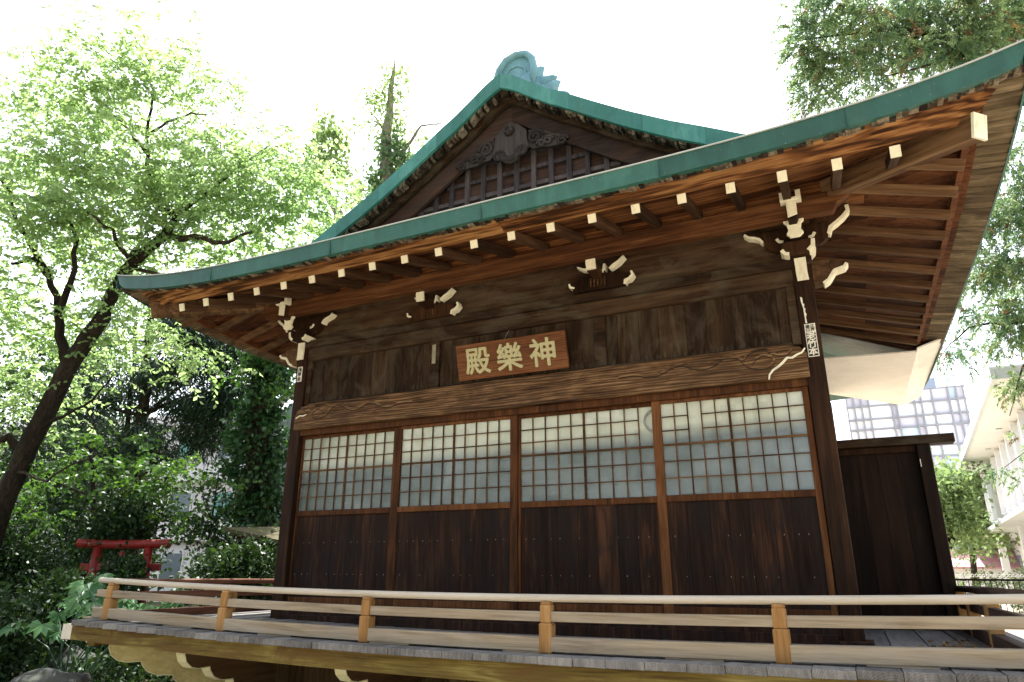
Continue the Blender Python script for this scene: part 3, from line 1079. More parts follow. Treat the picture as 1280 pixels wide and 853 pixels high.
for s in (-1, 1):
    for a0, zc, L, w_, tilt in ((.30, 7.78, .34, .13, 1.25), (.40, 7.62, .36, .12, .95), (.50, 7.50, .34, .11, 1.15), (.58, 7.38, .30, .10, .8), (.66, 7.28, .26, .09, 1.05), (.74, 7.18, .22, .08, .7), (.82, 7.10, .16, .07, .5)):
        pts, rad = [], []
        for q in range(9):                              # curling flame-shaped feathers down the slope
            t = q / 8
            an = tilt - t * t * .9
            if q == 0:
                p = Vector((XC + s * (a0 - .12), YO + .07, zc - .16))
            else:
                p = p + Vector((s * math.cos(an), -.01, math.sin(an))) * (L / 8)
            pts.append(p.copy())
            rad.append(w_ * (.75 + .5 * math.sin(t * 2.2)) * (1 - t ** 3) * .8 + .006)
        wing.tube(pts, rad, 9)
    wing.tube([(XC + s * .1, YO + .12, 7.7), (XC + s * .45, YO + .12, 7.35), (XC + s * .8, YO + .12, 7.0)], [.2, .16, .08], 9)
wing.build('cloud_fin', COPPERL, oo, smooth=True)

# white boarded part of the right eaves, at the back
wb = MB()
wb.add([(6.20, 4.28, 4.64), (7.62, 4.28, 4.585), (7.62, 8.0, 4.585), (6.20, 6.5, 4.64)], [(0, 1, 2, 3)])
wb.add([(7.625, 4.28, 4.63), (7.97, 4.28, 4.74), (7.97, 8.4, 4.80), (7.625, 8.4, 4.63)], [(0, 1, 2, 3)])
wb.build('eave_ceiling_board', WHITEB, hall, thick=.02)

# ---------------------------------------------------------------- veranda
def sag(x):
    return .085 * ((x - 3.7) / 4.6) ** 2 - .027


def end_grain():
    t = NT('weathered_end_grain')
    r = t.rnd()
    o = t.obj()
    sp = t.n('SeparateXYZ')
    t.l(o, sp.inputs[0])
    bc = t.n('Attribute', attribute_name='board_x').outputs['Fac']
    n = t.noise(t.mapping(o, (46, 3, 9)), 1, 6, .7)
    n3 = t.noise(o, 3.1, 5, .65)
    dx = t.math('SUBTRACT', sp.outputs[0], bc)
    dz = t.math('SUBTRACT', sp.outputs[2], t.math('ADD', t.math('MULTIPLY', r, .12), .83))
    rad = t.math('SQRT', t.math('ADD', t.math('MULTIPLY', dx, dx), t.math('MULTIPLY', dz, dz)))
    ring = t.math('SINE', t.math('ADD', t.math('MULTIPLY', rad, 420), t.math('MULTIPLY', n3, 14)))
    f = t.math('ADD', t.math('MULTIPLY', ring, .035), t.math('ADD', t.math('MULTIPLY', n, .5), t.math('MULTIPLY', n3, .5)))
    f = t.math('ADD', f, t.math('MULTIPLY', t.math('SUBTRACT', r, .5), .16), True)
    return t.bsdf(t.ramp(f, [(.3, (.05, .046, .042)), (.52, (.155, .147, .138)), (.78, (.32, .305, .28))]), .85, .12, n, .35, .005)


DX0, DX1 = -1.12, 7.45
dk = MB()
x = DX0
ends = MB()
ecx = []
while x < DX1:
    wd = rnd.uniform(.24, .29)
    z = 1.0 + sag(x + wd / 2)
    r_ = rnd.random()
    ecx.append(x + wd * rnd.uniform(.2, .8))
    ye = -1.72 + rnd.uniform(-.01, .01)
    dk.add([(a, b, z + c) for a in (x, x + wd - .005) for b in (ye + .02, 1.9 if x + wd > 6.36 or x < .02 else -.03) for c in (-.045, 0)],
           [(0, 1, 3, 2), (4, 6, 7, 5), (0, 4, 5, 1), (2, 3, 7, 6), (0, 2, 6, 4), (1, 5, 7, 3)], r_)
    ends.add([(a, b, z + c) for a in (x, x + wd - .003) for b in (ye, ye + .0195) for c in (-.052 + rnd.uniform(-.003, .003), .001)],
             [(0, 1, 3, 2), (4, 6, 7, 5), (0, 4, 5, 1), (2, 3, 7, 6), (0, 2, 6, 4), (1, 5, 7, 3)], r_)
    x += wd
dko = dk.build('veranda_deck', WD['deck'], hall, bevel=.003)
eo = ends.build('board_ends', end_grain(), dko, bevel=.004)
ba = eo.data.attributes.new('board_x', 'FLOAT', 'FACE')
ba.data.foreach_set('value', [c for c in ecx for _ in range(6)])
gd = MB()
rows = []
for i in range(25):
    x = DX0 - .06 + (DX1 + .2 - DX0) * i / 24
    z = sag(x)
    rows.append([(x, -1.66, .945 + z), (x, -1.66, .80 + z), (x, -1.52, .80 + z), (x, -1.52, .945 + z), (x, -1.66, .945 + z)])
gd.loft(rows, .5)
gdo = gd.build('edge_girder', WD['girder'], dko)
MB().box(DX0 - .21, DX0 - .058, -1.662, -1.518, .80 + sag(DX0), .947 + sag(DX0)).build('cut_end', plain('pale_cut_wood', (.62, .56, .45), .7, .2, .1, 12), gdo)
bz = MB()
for x in (DX0 + .02, DX1):
    bz.box(x, x + .12, -1.518, 1.9, .80, .94)
bz.build('side_girder', WD['girder'], dko)
# scalloped corbels under the edge
prof_c = [(0, .0), (0, -.03), (.03, -.10), (.10, -.155), (.19, -.175), (.30, -.172), (.33, -.172), (.345, -.21), (.40, -.275), (.50, -.315), (.62, -.322), (.66, -.322), (.68, -.37), (.76, -.44), (.86, -.47), (1.0, -.48), (1.35, -.48), (1.35, .0)]


def corbel(px, py, ang, mat, top=.80):
    c, s_ = math.cos(ang), math.sin(ang)
    k = MB()
    n = len(prof_c)
    f = lambda q, b, t: (px + q * c - t * s_, py + q * s_ + t * c, top + b)
    vs = [f(q, b, -.055) for q, b in prof_c] + [f(q, b, .055) for q, b in prof_c]
    k.add(vs, [tuple(range(n)), tuple(range(2 * n - 1, n - 1, -1))] + [(i, i + n, (i + 1) % n + n, (i + 1) % n) for i in range(n)])
    o = k.build('corbel', mat, dko)
    e = MB()
    for (q0, b0), (q1, b1) in zip(prof_c[:15], prof_c[1:16]):
        d = Vector((q1 - q0, b1 - b0)).normalized()
        nx_, nz_ = d.y * .008, -d.x * .008
        e.add([f(q, b, t) for t in (-.062, .062) for q, b in ((q0, b0), (q1, b1), (q1 + nx_, b1 + nz_), (q0 + nx_, b0 + nz_))],
              [(0, 1, 2, 3), (7, 6, 5, 4), (0, 4, 5, 1), (1, 5, 6, 2), (2, 6, 7, 3), (3, 7, 4, 0)], .5)
    e.build('painted_edge', PALE, o)


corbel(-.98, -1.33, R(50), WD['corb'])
corbel(.22, -1.42, R(90), WD['corb_shade'])
corbel(2.20, -1.42, R(90), WD['corb_shade'])
corbel(4.25, -1.42, R(90), WD['corb_shade'])
corbel(6.3, -1.42, R(90), WD['corb_shade'])
ku = MB()
x = -.05
while x < 6.45:
    ku.box(x, x + .195, -.12, -.09, 0, .95)
    x += .2
ku.build('skirting_boards', WD['under'], dko)
pb = MB()
for x in (.02, 2.1, 4.2, 6.24):
    pb.box(x, x + .16, -.16, -.121, 0, .95)
pb.build('under_post', WD['under'], dko, bevel=.008)
fb = MB()
for x0, x1 in ((-.02, .26), (6.2, 6.46)):
    fb.box(x0, x1, -.13, .15, 1.001, 1.03)
fb.box(.2, 6.2, -.06, -.022, .90, 1.07)
fb.box(.05, 6.35, -.0215, 6.6, .88, .97)
fb.build('base_sill', WD['door'], hall, bevel=.006)

# ---------------------------------------------------------------- railings
def railing(name, label, pts, n_posts, mats, start, end, grp):
    pass


fr = thing('wooden_railing', (3.2, -1.478, 1.0), 'pale weathered wooden railing with orange posts along the front of the veranda', 'railing', 'veranda railings')
RY = -1.478
for i in range(7):
    x = -.889 + 1.6966 * i
    if x > 7.5: break
    z = sag(x)
    p = MB().box(x - .052, x + .052, RY - .052, RY + .052, 1.0 + z, 1.215 + z)
    p.box(x - .045, x + .045, RY - .045, RY + .045, 1.2145 + z, 1.345 + z)
    po = p.build('post', WD['railp'], fr, bevel=.012)
    c = MB().box(x - .043, x + .043, RY - .043, RY + .043, 1.338 + z, 1.372 + z)
    c.build('post_cap', WD['railp'], po, bevel=.016)
NS = 28
X0, X1 = -1.10, 7.72


def sweep(name, mat, hw, z0, z1, parent, bev):
    rows = []
    for i in range(NS + 1):
        x = X0 + (X1 - X0) * i / NS
        s = sag(x)
        rows.append([(x, RY - hw, z0 + s), (x, RY + hw, z0 + s), (x, RY + hw, z1 + s), (x, RY - hw, z1 + s), (x, RY - hw, z0 + s)])
    m = MB().loft(rows, .5)
    for row in (rows[0], rows[-1]):
        m.add(row[:4], [(0, 1, 2, 3)] if row is rows[-1] else [(3, 2, 1, 0)], .5)
    return m.build(name, mat, parent, bevel=bev)


tp = MB()
tp.tube([(X0 - .02 + (X1 - X0) * i / NS, RY, 1.393 + sag(X0 + (X1 - X0) * i / NS)) for i in range(NS + 1)], .029, 14, r=.5)
tp.build('top_rail', WD['railtop'], fr, smooth=True)
sweep('middle_rail', WD['rail'], .030, 1.225, 1.297, fr, .006)
sweep('bottom_rail', WD['rail'], .048, 1.018, 1.118, fr, .008)
for x in (.808, 4.201, 5.898):
    z = sag(x)
    MB().box(x - .0016, x + .0016, RY - .0492, RY + .0492, 1.017 + z, 1.1192 + z).build('butt_joint', BLACK, fr)
bl = MB()
for i in range(8):
    x = -1.05 + 1.6966 * i * .75
    z = sag(x)
    bl.box(x - .2, x + .2, RY - .04, RY + .04, 1.001 + z, 1.0175 + z)
bl.build('spacer_block', WD['rail'], fr)

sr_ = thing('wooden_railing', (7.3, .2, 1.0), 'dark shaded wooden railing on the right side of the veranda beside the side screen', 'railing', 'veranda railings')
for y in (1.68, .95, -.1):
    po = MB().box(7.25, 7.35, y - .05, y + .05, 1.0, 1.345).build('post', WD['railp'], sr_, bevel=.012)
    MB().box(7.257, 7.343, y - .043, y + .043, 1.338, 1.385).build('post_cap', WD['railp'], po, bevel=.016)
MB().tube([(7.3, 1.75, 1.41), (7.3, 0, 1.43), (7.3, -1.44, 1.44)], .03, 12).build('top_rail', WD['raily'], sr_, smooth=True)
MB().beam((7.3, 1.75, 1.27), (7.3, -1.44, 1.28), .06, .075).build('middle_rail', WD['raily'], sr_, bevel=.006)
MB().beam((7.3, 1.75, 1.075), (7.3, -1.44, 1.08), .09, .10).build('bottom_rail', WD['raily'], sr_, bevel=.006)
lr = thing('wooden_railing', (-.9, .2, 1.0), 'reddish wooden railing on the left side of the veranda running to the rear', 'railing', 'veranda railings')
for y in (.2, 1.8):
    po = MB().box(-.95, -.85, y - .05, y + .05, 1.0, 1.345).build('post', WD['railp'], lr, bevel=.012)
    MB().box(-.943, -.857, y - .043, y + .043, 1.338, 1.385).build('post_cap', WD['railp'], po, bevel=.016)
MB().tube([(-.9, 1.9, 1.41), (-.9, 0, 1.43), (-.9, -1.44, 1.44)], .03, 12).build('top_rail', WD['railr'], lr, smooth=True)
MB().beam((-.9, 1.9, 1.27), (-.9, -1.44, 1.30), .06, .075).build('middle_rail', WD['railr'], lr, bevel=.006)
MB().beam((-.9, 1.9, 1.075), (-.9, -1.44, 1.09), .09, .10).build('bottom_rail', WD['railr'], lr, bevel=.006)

# side screen
ws = thing('side_screen', (6.9, 1.8, 1.0), 'dark wooden side screen wall standing on the veranda right of the doors', 'screen wall')
m = MB()
x = 6.40
while x < 7.15:
    wd = min(.19, 7.16 - x)
    m.box(x, x + wd - .003, 1.78 + rnd.uniform(-.002, .002), 1.82, 1.12, 2.86)
    x += wd
m.build('plank_panel', WD['screen'], ws)
MB().box(6.335, 7.156, 1.821, 1.838, 1.0, 2.86).build('backing', WD['screen'], ws)
MB().box(7.157, 7.287, 1.70, 1.84, 1.0, 2.86).build('post', WD['screen'], ws, bevel=.01)
MB().box(6.40, 7.153, 1.74, 1.84, 2.79, 2.858).build('upper_frame', WD['post'], ws, bevel=.006)
MB().box(6.36, 7.52, 1.68, 1.88, 2.862, 2.955).build('top_beam', WD['plate'], ws, bevel=.008)
MB().box(6.40, 7.153, 1.72, 1.84, 1.0, 1.12).build('sill', WD['screen'], ws, bevel=.006)
MB().box(6.42, 7.15, 1.712, 1.7195, 1.118, 1.13).build('pale_strip', plain('pale_strip', (.4, .39, .37), .7), ws)
MB().box(7.168, 7.176, 1.692, 1.6995, 2.62, 2.70).build('paper_scrap', STICKW, ws)

# ---------------------------------------------------------------- sign board and stickers
def glyphs(txt, size, mat, offset, extrude, name, parent, origin, xdir, ydir, bold=0):
    cu = bpy.data.curves.new(name, 'FONT')
    cu.body = txt
    cu.size = size
    cu.align_x = 'CENTER'
    cu.offset = offset
    cu.extrude = extrude
    cu.bevel_depth = 0
    cu.resolution_u = 3
    to = bpy.data.objects.new(name, cu)
    COL.objects.link(to)
    bpy.context.view_layer.update()
    dg = bpy.context.evaluated_depsgraph_get()
    me = bpy.data.meshes.new_from_object(to.evaluated_get(dg))
    bpy.data.objects.remove(to)
    xdir, ydir = Vector(xdir).normalized(), Vector(ydir).normalized()
    z = xdir.cross(ydir)
    o = Vector(origin)
    if len(me.vertices):
        ys = [v.co.y for v in me.vertices]
        xs_ = [v.co.x for v in me.vertices]
        cy, cx = (min(ys) + max(ys)) / 2, (min(xs_) + max(xs_)) / 2
        for v in me.vertices:
            v.co = o + xdir * (v.co.x - cx) + ydir * (v.co.y - cy) + z * v.co.z
    if bold:
        V0 = [v.co.copy() for v in me.vertices]
        F0 = [tuple(p.vertices) for p in me.polygons]
        VV, FF = [], []
        for k_, (dx, dy) in enumerate(((0, 0), (1, .3), (-1, -.3), (.3, 1), (-.3, -1), (.8, -.8), (-.8, .8))):
            b0 = len(VV)
            VV += [v + xdir * dx * bold + ydir * dy * bold + z * k_ * .0008 for v in V0]
            FF += [tuple(b0 + q_ for q_ in f_) for f_ in F0]
        me = bpy.data.meshes.new(name)
        me.from_pydata(VV, [], FF)
    me.materials.clear()
    me.materials.append(mat)
    ob = bpy.data.objects.new(name, me)
    COL.objects.link(ob)
    q, off = parent, Vector((0, 0, 0))
    while q is not None:
        off += q.location
        q = q.parent
    ob.parent = parent
    ob.location = -off
    return ob


sg = thing('sign_board', (3.23, -.1, 3.63), 'reddish brown name board with three gilded characters hung above the carved beam', 'sign board')
yb_, yt_ = -.085, -.19
zb_, zt_ = 3.64, 4.035
nrm = Vector((0, -(zt_ - zb_), (yt_ - yb_))).normalized()
c0 = Vector((3.235, (yb_ + yt_) / 2, (zb_ + zt_) / 2))
upd = Vector((0, yt_ - yb_, zt_ - zb_)).normalized()
b = MB()
b.beam(c0 - Vector((.675, 0, 0)), c0 + Vector((.675, 0, 0)), .045, (Vector((0, yt_, zt_)) - Vector((0, yb_, zb_))).length, upd, .3)
b.build('board', WD['sign'], sg, bevel=.008)
for ch, dx in (('殿', -.40), ('樂', .0), ('神', .40)):
    glyphs(ch, .325, GOLD, 0, .005, 'gilt_character', sg, c0 + nrm * .0285 + Vector((dx, 0, 0)), (1, 0, 0), upd, .0062)
hk = MB().tube([(3.15, -.012, 4.20), (3.15, -.16, 4.02)], .004, 6)
hk.build('hanging_wire', NAIL, sg)

s1 = thing('paper_sticker', (6.31, -.032, 3.47), 'white and black votive sticker with three large characters on the right corner post', 'sticker', 'votive stickers on the posts')
MB().box(6.27, 6.365, -.0345, -.0305, 3.465, 3.79).build('paper', STICKW, s1, bevel=.001)
MB().box(6.277, 6.358, -.0365, -.0346, 3.472, 3.70).build('dark_field', STICKD, s1)
for ch, z in (('老', 3.665), ('竹', 3.590), ('本', 3.515)):
    glyphs(ch, .082, STICKW, 0, .0006, 'large_character', s1, (6.3175, -.0377, z), (1, 0, 0), (0, 0, 1), .0022)
for ch, x, z in (('江', 6.338, 3.762), ('戸', 6.338, 3.726), ('堀', 6.296, 3.762), ('口', 6.296, 3.726)):
    glyphs(ch, .036, STICKD, 0, .0006, 'small_character', s1, (x, -.0357, z), (1, 0, 0), (0, 0, 1), .0008)
s2 = thing('paper_sticker', (6.29, -.032, 3.8), 'torn narrow white paper remnant above the votive sticker on the right post', 'sticker')
tp_ = MB()
tp_.prism([(6.268, 4.07), (6.286, 4.06), (6.286, 4.0), (6.298, 3.995), (6.290, 3.96), (6.302, 3.945), (6.295, 3.91), (6.306, 3.89), (6.296, 3.86), (6.300, 3.80), (6.285, 3.80), (6.283, 3.95), (6.270, 4.02)], -.033, -.0305)
tp_.build('paper', STICKW, s2)
s3 = thing('paper_sticker', (.07, -.032, 3.92), 'small white votive sticker with dark characters on the left corner post', 'sticker', 'votive stickers on the posts')
MB().box(.035, .115, -.0345, -.0305, 3.93, 4.135).build('paper', STICKW, s3)
for ch, z in (('浅', 4.095), ('草', 4.032), ('会', 3.968)):
    glyphs(ch, .06, STICKD, 0, .0006, 'small_character', s3, (.075, -.0357, z), (1, 0, 0), (0, 0, 1), .0012)

# ================================================================ plants
def leaves(name, mat, pos, nrm_, size, aspect=.55, parent=None, hang=None, jitter=.3, r=None, fold=.12):
    """one mesh of small folded leaf blades; pos (n,3), nrm_ (n,3) blade axis directions"""
    n = len(pos)
    ax = nrm_ / (np.linalg.norm(nrm_, axis=1, keepdims=True) + 1e-9)
    rv = NR.normal(size=(n, 3))
    sd = np.cross(ax, rv)
    sd /= np.linalg.norm(sd, axis=1, keepdims=True) + 1e-9
    nn = np.cross(ax, sd)
    L = size * (1 + jitter * NR.uniform(-1, 1, (n, 1)))
    W = L * aspect * .5
    b = pos
    t = pos + ax * L
    m = pos + ax * L * .45
    l = m + sd * W + nn * L * fold
    q = m - sd * W + nn * L * fold
    V = np.stack([b, q, t, l], 1).reshape(-1, 3).astype(np.float32)
    me = bpy.data.meshes.new(name)
    me.vertices.add(4 * n)
    me.vertices.foreach_set('co', V.ravel())
    me.loops.add(4 * n)
    me.loops.foreach_set('vertex_index', np.arange(4 * n, dtype=np.int32))
    me.polygons.add(n)
    me.polygons.foreach_set('loop_start', np.arange(0, 4 * n, 4, dtype=np.int32))
    me.polygons.foreach_set('loop_total', np.full(n, 4, dtype=np.int32))
    me.update(calc_edges=True)
    a = me.attributes.new('rnd', 'FLOAT', 'FACE')
    a.data.foreach_set('value', (NR.uniform(0, 1, n) if r is None else r).astype(np.float32))
    me.materials.append(mat)
    o = bpy.data.objects.new(name, me)
    COL.objects.link(o)
    if parent is not None:
        o.parent = parent
        off = Vector((0, 0, 0))
        q_ = parent
        while q_ is not None:
            off += q_.location
            q_ = q_.parent
        o.location = -off
    return o


def blobs(spec, clump=.28, per=34, shell=.35, flat=1.0):
    """points in clumps spread through ellipsoids. spec: (centre, radii(3), n)"""
    P, Cn, Rr = [], [], []
    for c, rad, n in spec:
        c = np.array(c)
        rad = np.array(rad)
        k = max(1, n // per)
        d = NR.normal(size=(k, 3))
        d /= np.linalg.norm(d, axis=1, keepdims=True)
        rr = shell + (1 - shell) * NR.uniform(0, 1, (k, 1)) ** .6
        cc = c + d * rr * rad
        rc = NR.uniform(0, 1, k)
        idx = NR.randint(0, k, n)
        p = cc[idx] + NR.normal(size=(n, 3)) * clump * np.array([1, 1, flat])
        P.append(p)
        Cn.append(cc[idx])
        Rr.append(np.clip(rc[idx] * .6 + NR.uniform(0, .4, n), 0, 1))
    return np.concatenate(P), np.concatenate(Cn), np.concatenate(Rr)


def px_blob(px, py, rx, ry, d, n, deep=.9):
    """ellipsoid that a measured patch of foliage fills at distance d"""
    c = at(px, py, d)
    k = d / FPX
    return (tuple(c), (max(rx * k, .1) * 1.0, deep * max(rx, ry) * k, ry * k), n)


def limb_path(a, b, bend=.12, n=6):
    a, b = Vector(a), Vector(b)
    L = (b - a).length
    off = Vector([rnd.uniform(-1, 1) for _ in range(3)]) * L * bend
    return [a + (b - a) * t + off * math.sin(math.pi * t) + Vector((0, 0, .06 * L * math.sin(math.pi * t))) for t in [i / n for i in range(n + 1)]]


def wob(pts, amt, sub=3):
    """resample a limb's path with small kinks"""
    out = []
    for i, (p, q) in enumerate(zip(pts, pts[1:])):
        p, q = Vector(p), Vector(q)
        for k in range(sub):
            v = p + (q - p) * (k / sub)
            if k or i:
                v = v + Vector([rnd.uniform(-amt, amt) for _ in range(3)])
            out.append(v)
    out.append(Vector(pts[-1]))
    return out


def lin(r0, r1, n):
    return [r0 + (r1 - r0) * (i / (n - 1)) ** .8 for i in range(n)]


# ---- the leaning cherry at the left
D0 = 12.0
base = at(-35, 760, D0)
base.z = 0
ch = thing('cherry_tree', base, 'leaning dark-trunked cherry tree with bright light green leaves at the left of the hall', 'tree')
tk = MB()


def limb(pp, r0, r1, amt=.03, n=9):
    pts = wob([p if isinstance(p, Vector) else at(*p) for p in pp], amt)
    tk.tube(pts, lin(r0, r1, len(pts)), n)
    return pts


limb([base, (-35, 760, 12), (0, 640, 12), (30, 570, 12), (62, 505, 12), (88, 455, 12), (108, 425, 12), (130, 395, 12)], .205, .13, .015, 12)
limb([(128, 400, 12), (150, 350, 12), (185, 312, 12), (212, 288, 11.9), (222, 268, 11.9)], .125, .065)
limb([(86, 460, 12), (76, 420, 12), (73, 385, 12.1), (62, 345, 12.2), (42, 325, 12.3), (15, 330, 12.4)], .10, .025)
limb([(72, 390, 12), (90, 350, 11.8), (96, 300, 11.7), (80, 270, 11.6)], .07, .02)
limb([(200, 298, 11.9), (240, 297, 11.6), (280, 303, 11.4), (315, 290, 11.2)], .075, .02)
limb([(185, 312, 12), (160, 320, 11.7), (140, 290, 11.5), (108, 265, 11.3)], .06, .02)
limb([(222, 268, 11.9), (200, 262, 12), (186, 220, 12), (183, 172, 12.1), (190, 115, 12.1), (186, 75, 12.1)], .06, .012)
limb([(186, 195, 12), (160, 165, 12), (130, 130, 12), (105, 120, 12.1)], .035, .01)
limb([(184, 170, 12.1), (210, 152, 12), (240, 143, 11.9), (268, 142, 11.8)], .03, .008)
limb([(222, 268, 11.9), (262, 238, 11.6), (298, 208, 11.4), (340, 180, 11.2)], .05, .012)
limb([(285, 215, 11.5), (275, 180, 11.5), (255, 165, 11.5)], .02, .006)
limb([(212, 288, 11.9), (188, 270, 12.4), (170, 235, 12.8), (165, 200, 13)], .05, .012)
limb([(30, 570, 12), (10, 545, 12), (-15, 560, 11.9), (-60, 520, 11.8)], .09, .04)
limb([(45, 540, 12), (80, 520, 11.6), (115, 500, 11.3), (140, 470, 11)], .04, .01)
limb([(62, 345, 12.2), (30, 290, 12.2), (10, 240, 12.3), (-20, 200, 12.4)], .06, .015)
limb([(165, 335, 12), (215, 345, 11.4), (240, 360, 11)], .04, .01)
limb([(15, 590, 12), (60, 600, 11.4), (95, 580, 11), (140, 560, 10.8)], .03, .008)
tk.build('trunk', BARK, ch, smooth=True)
cl = [(186, 62, 55, 26, 12.1, 1300), (140, 85, 45, 25, 12, 900), (225, 85, 45, 22, 12, 700), (110, 112, 70, 24, 12, 1500), (30, 105, 55, 24, 12.2, 1200), (250, 115, 40, 28, 11.9, 800),
      (200, 128, 70, 40, 12, 1200), (150, 175, 60, 40, 12.4, 1100), (60, 150, 60, 30, 12.3, 900), (30, 220, 60, 55, 12.3, 2600), (105, 205, 70, 45, 12, 2600), (170, 232, 70, 45, 12.2, 2600),
      (240, 215, 60, 40, 12, 1700), (300, 190, 50, 40, 11.5, 1300), (345, 200, 40, 35, 11.3, 1000), (290, 245, 70, 45, 11.6, 2600), (355, 250, 50, 45, 11.6, 1900), (395, 255, 35, 40, 12, 900),
      (130, 270, 70, 35, 11.8, 2200), (215, 265, 60, 35, 11.6, 1800), (60, 290, 70, 45, 12, 2400), (320, 295, 70, 30, 11.8, 2000), (270, 305, 60, 25, 12.2, 1500), (385, 285, 35, 25, 12.2, 700),
      (110, 330, 60, 40, 12.4, 1800), (20, 360, 60, 50, 12.3, 2000), (190, 345, 55, 28, 12.4, 1500), (160, 395, 55, 30, 12.4, 1300), (215, 420, 26, 40, 11.4, 900), (60, 415, 60, 40, 12.6, 1400),
      (10, 460, 40, 50, 12.4, 1200), (140, 440, 40, 30, 12.6, 700), (-30, 300, 60, 120, 12.3, 2200), (90, 490, 45, 35, 12.6, 800), (20, 530, 40, 40, 12.5, 700),
      (-150, 150, 120, 90, 11.5, 2600), (-180, 350, 120, 110, 11.5, 2600), (-120, 480, 80, 60, 12, 1200)]  # crown clusters out of view, added to shade the lower left


def sprays(name, mat, twig_mat, specs, per_leaf, n_leaf, length, size, aspect, clump, per, parent, flat=.4, droop=.35, shell=.1, lift_=.1):
    """leafy twigs: each a thin curved shoot set with alternate drooping leaves"""
    S0, Cn, rr = blobs([(c, r, max(4, n // per_leaf)) for c, r, n in specs], clump, per, shell, flat)
    k = len(S0)
    cen = S0.mean(axis=0)
    d = (S0 - Cn) / clump * .5 + NR.normal(size=(k, 3)) * np.array([.9, .9, .35]) + np.array([0, 0, lift_])
    d /= np.linalg.norm(d, axis=1, keepdims=True)
    LL = length * NR.uniform(.55, 1.25, (k, 1))
    PP, DD, RR = [], [], []
    tw = MB()
    side = np.cross(d, np.array([0, 0, 1.0]) + NR.normal(size=(k, 3)) * .2)
    side /= np.linalg.norm(side, axis=1, keepdims=True) + 1e-9
    pts = []
    for q in range(n_leaf):
        t = (q + .6) / n_leaf
        p = S0 + d * LL * t + np.array([0, 0, -1.0]) * droop * LL * t * t
        pts.append(p)
        sg = 1 if q % 2 else -1
        a = d * .6 + side * sg * .9 + np.array([0, 0, -.55]) + NR.normal(size=(k, 3)) * .35
        keep = NR.uniform(0, 1, k) < .9
        PP.append(p[keep]); DD.append(a[keep]); RR.append(np.clip(rr[keep] * .7 + NR.uniform(0, .3, keep.sum()), 0, 1))
    leaves(name, mat, np.concatenate(PP), np.concatenate(DD), size, aspect, parent, jitter=.35, r=np.concatenate(RR))
    A = S0
    B = pts[n_leaf // 2]
    E_ = pts[-1]
    leaves('twigs', twig_mat, np.concatenate([A, B]), np.concatenate([B - A, E_ - B]), length * .52, .028, parent, jitter=.05)


sprays('crown', LF['cherry'], BARK, [px_blob(a, b, c * 1.2, d * 1.05, e, int(n * .95), .8) for a, b, c, d, e, n in cl], 12, 12, .46, .10, .50, .30, 9, ch)


def tree(name, label, base, trunk, specs, mat, bark, size, aspect, clump, per, group=None, droop=-.4, shell=.3, flat=1.0, jit=.8, cat='tree', crown='crown'):
    b = Vector(base)
    t = thing(name, b, label, cat, group)
    m = MB()
    for pts, r0, r1 in trunk:
        pp = wob([at(*p) if not isinstance(p, Vector) else p for p in pts], r0 * .25)
        m.tube(pp, lin(r0, r1, len(pp)), 9)
    for c, rad, n in specs:
        if trunk and rnd.random() < .8:
            seg = trunk[0][0]
            q = [at(*p) if not isinstance(p, Vector) else p for p in seg]
            cv_ = Vector(c)
            q0 = min(q, key=lambda v: (v - cv_).length + max(0, v.z - cv_.z) * 2)
            pp = limb_path(q0, cv_, .1)
            m.tube(pp, lin(min(trunk[0][1] * .3, .07), .012, len(pp)), 6)
    if m.v:
        m.build('trunk', bark, t, smooth=True)
    P, Cn, r_ = blobs(specs, clump, per, shell, flat)
    dirs = NR.normal(size=P.shape) * jit + (P - Cn) * 1.5 / clump * .3 + np.array([0, 0, droop])
    leaves(crown, mat, P, dirs, size, aspect, t, r=r_)
    return t


def g0(px, d, z=0.0):                                    # a point on the ground under a measured column
    p = at(px, 700, d)
    p.z = z
    return p


# ---- dark conifers behind the torii
tree('conifer_tree', 'dark drooping conifer with two thin trunks behind the torii gate', g0(172, 17),
     [([g0(172, 17), (172, 640, 17), (178, 520, 17), (186, 430, 17), (195, 350, 17)], .19, .07), ([g0(150, 17.3), (152, 600, 17.3), (165, 480, 17.3), (170, 400, 17.3)], .09, .04)],
     [px_blob(a, b, c, d, e, n * 2, .6) for a, b, c, d, e, n in [(240, 420, 50, 25, 16.5, 1500), (290, 440, 40, 26, 16.5, 1400), (215, 465, 50, 24, 16.8, 1200), (290, 490, 36, 28, 16.4, 1400), (245, 510, 45, 28, 16.8, 1500),
      (120, 440, 40, 40, 17.2, 1000), (110, 500, 50, 40, 17.2, 1300), (265, 545, 40, 24, 16.8, 1000), (190, 555, 50, 28, 16.8, 1300), (120, 570, 50, 34, 17, 1300), (225, 380, 40, 25, 16.8, 900), (170, 490, 50, 40, 17.6, 900)]],
     LF['dark'], BARK, .20, .17, .20, 60, droop=-1.3, flat=.55)

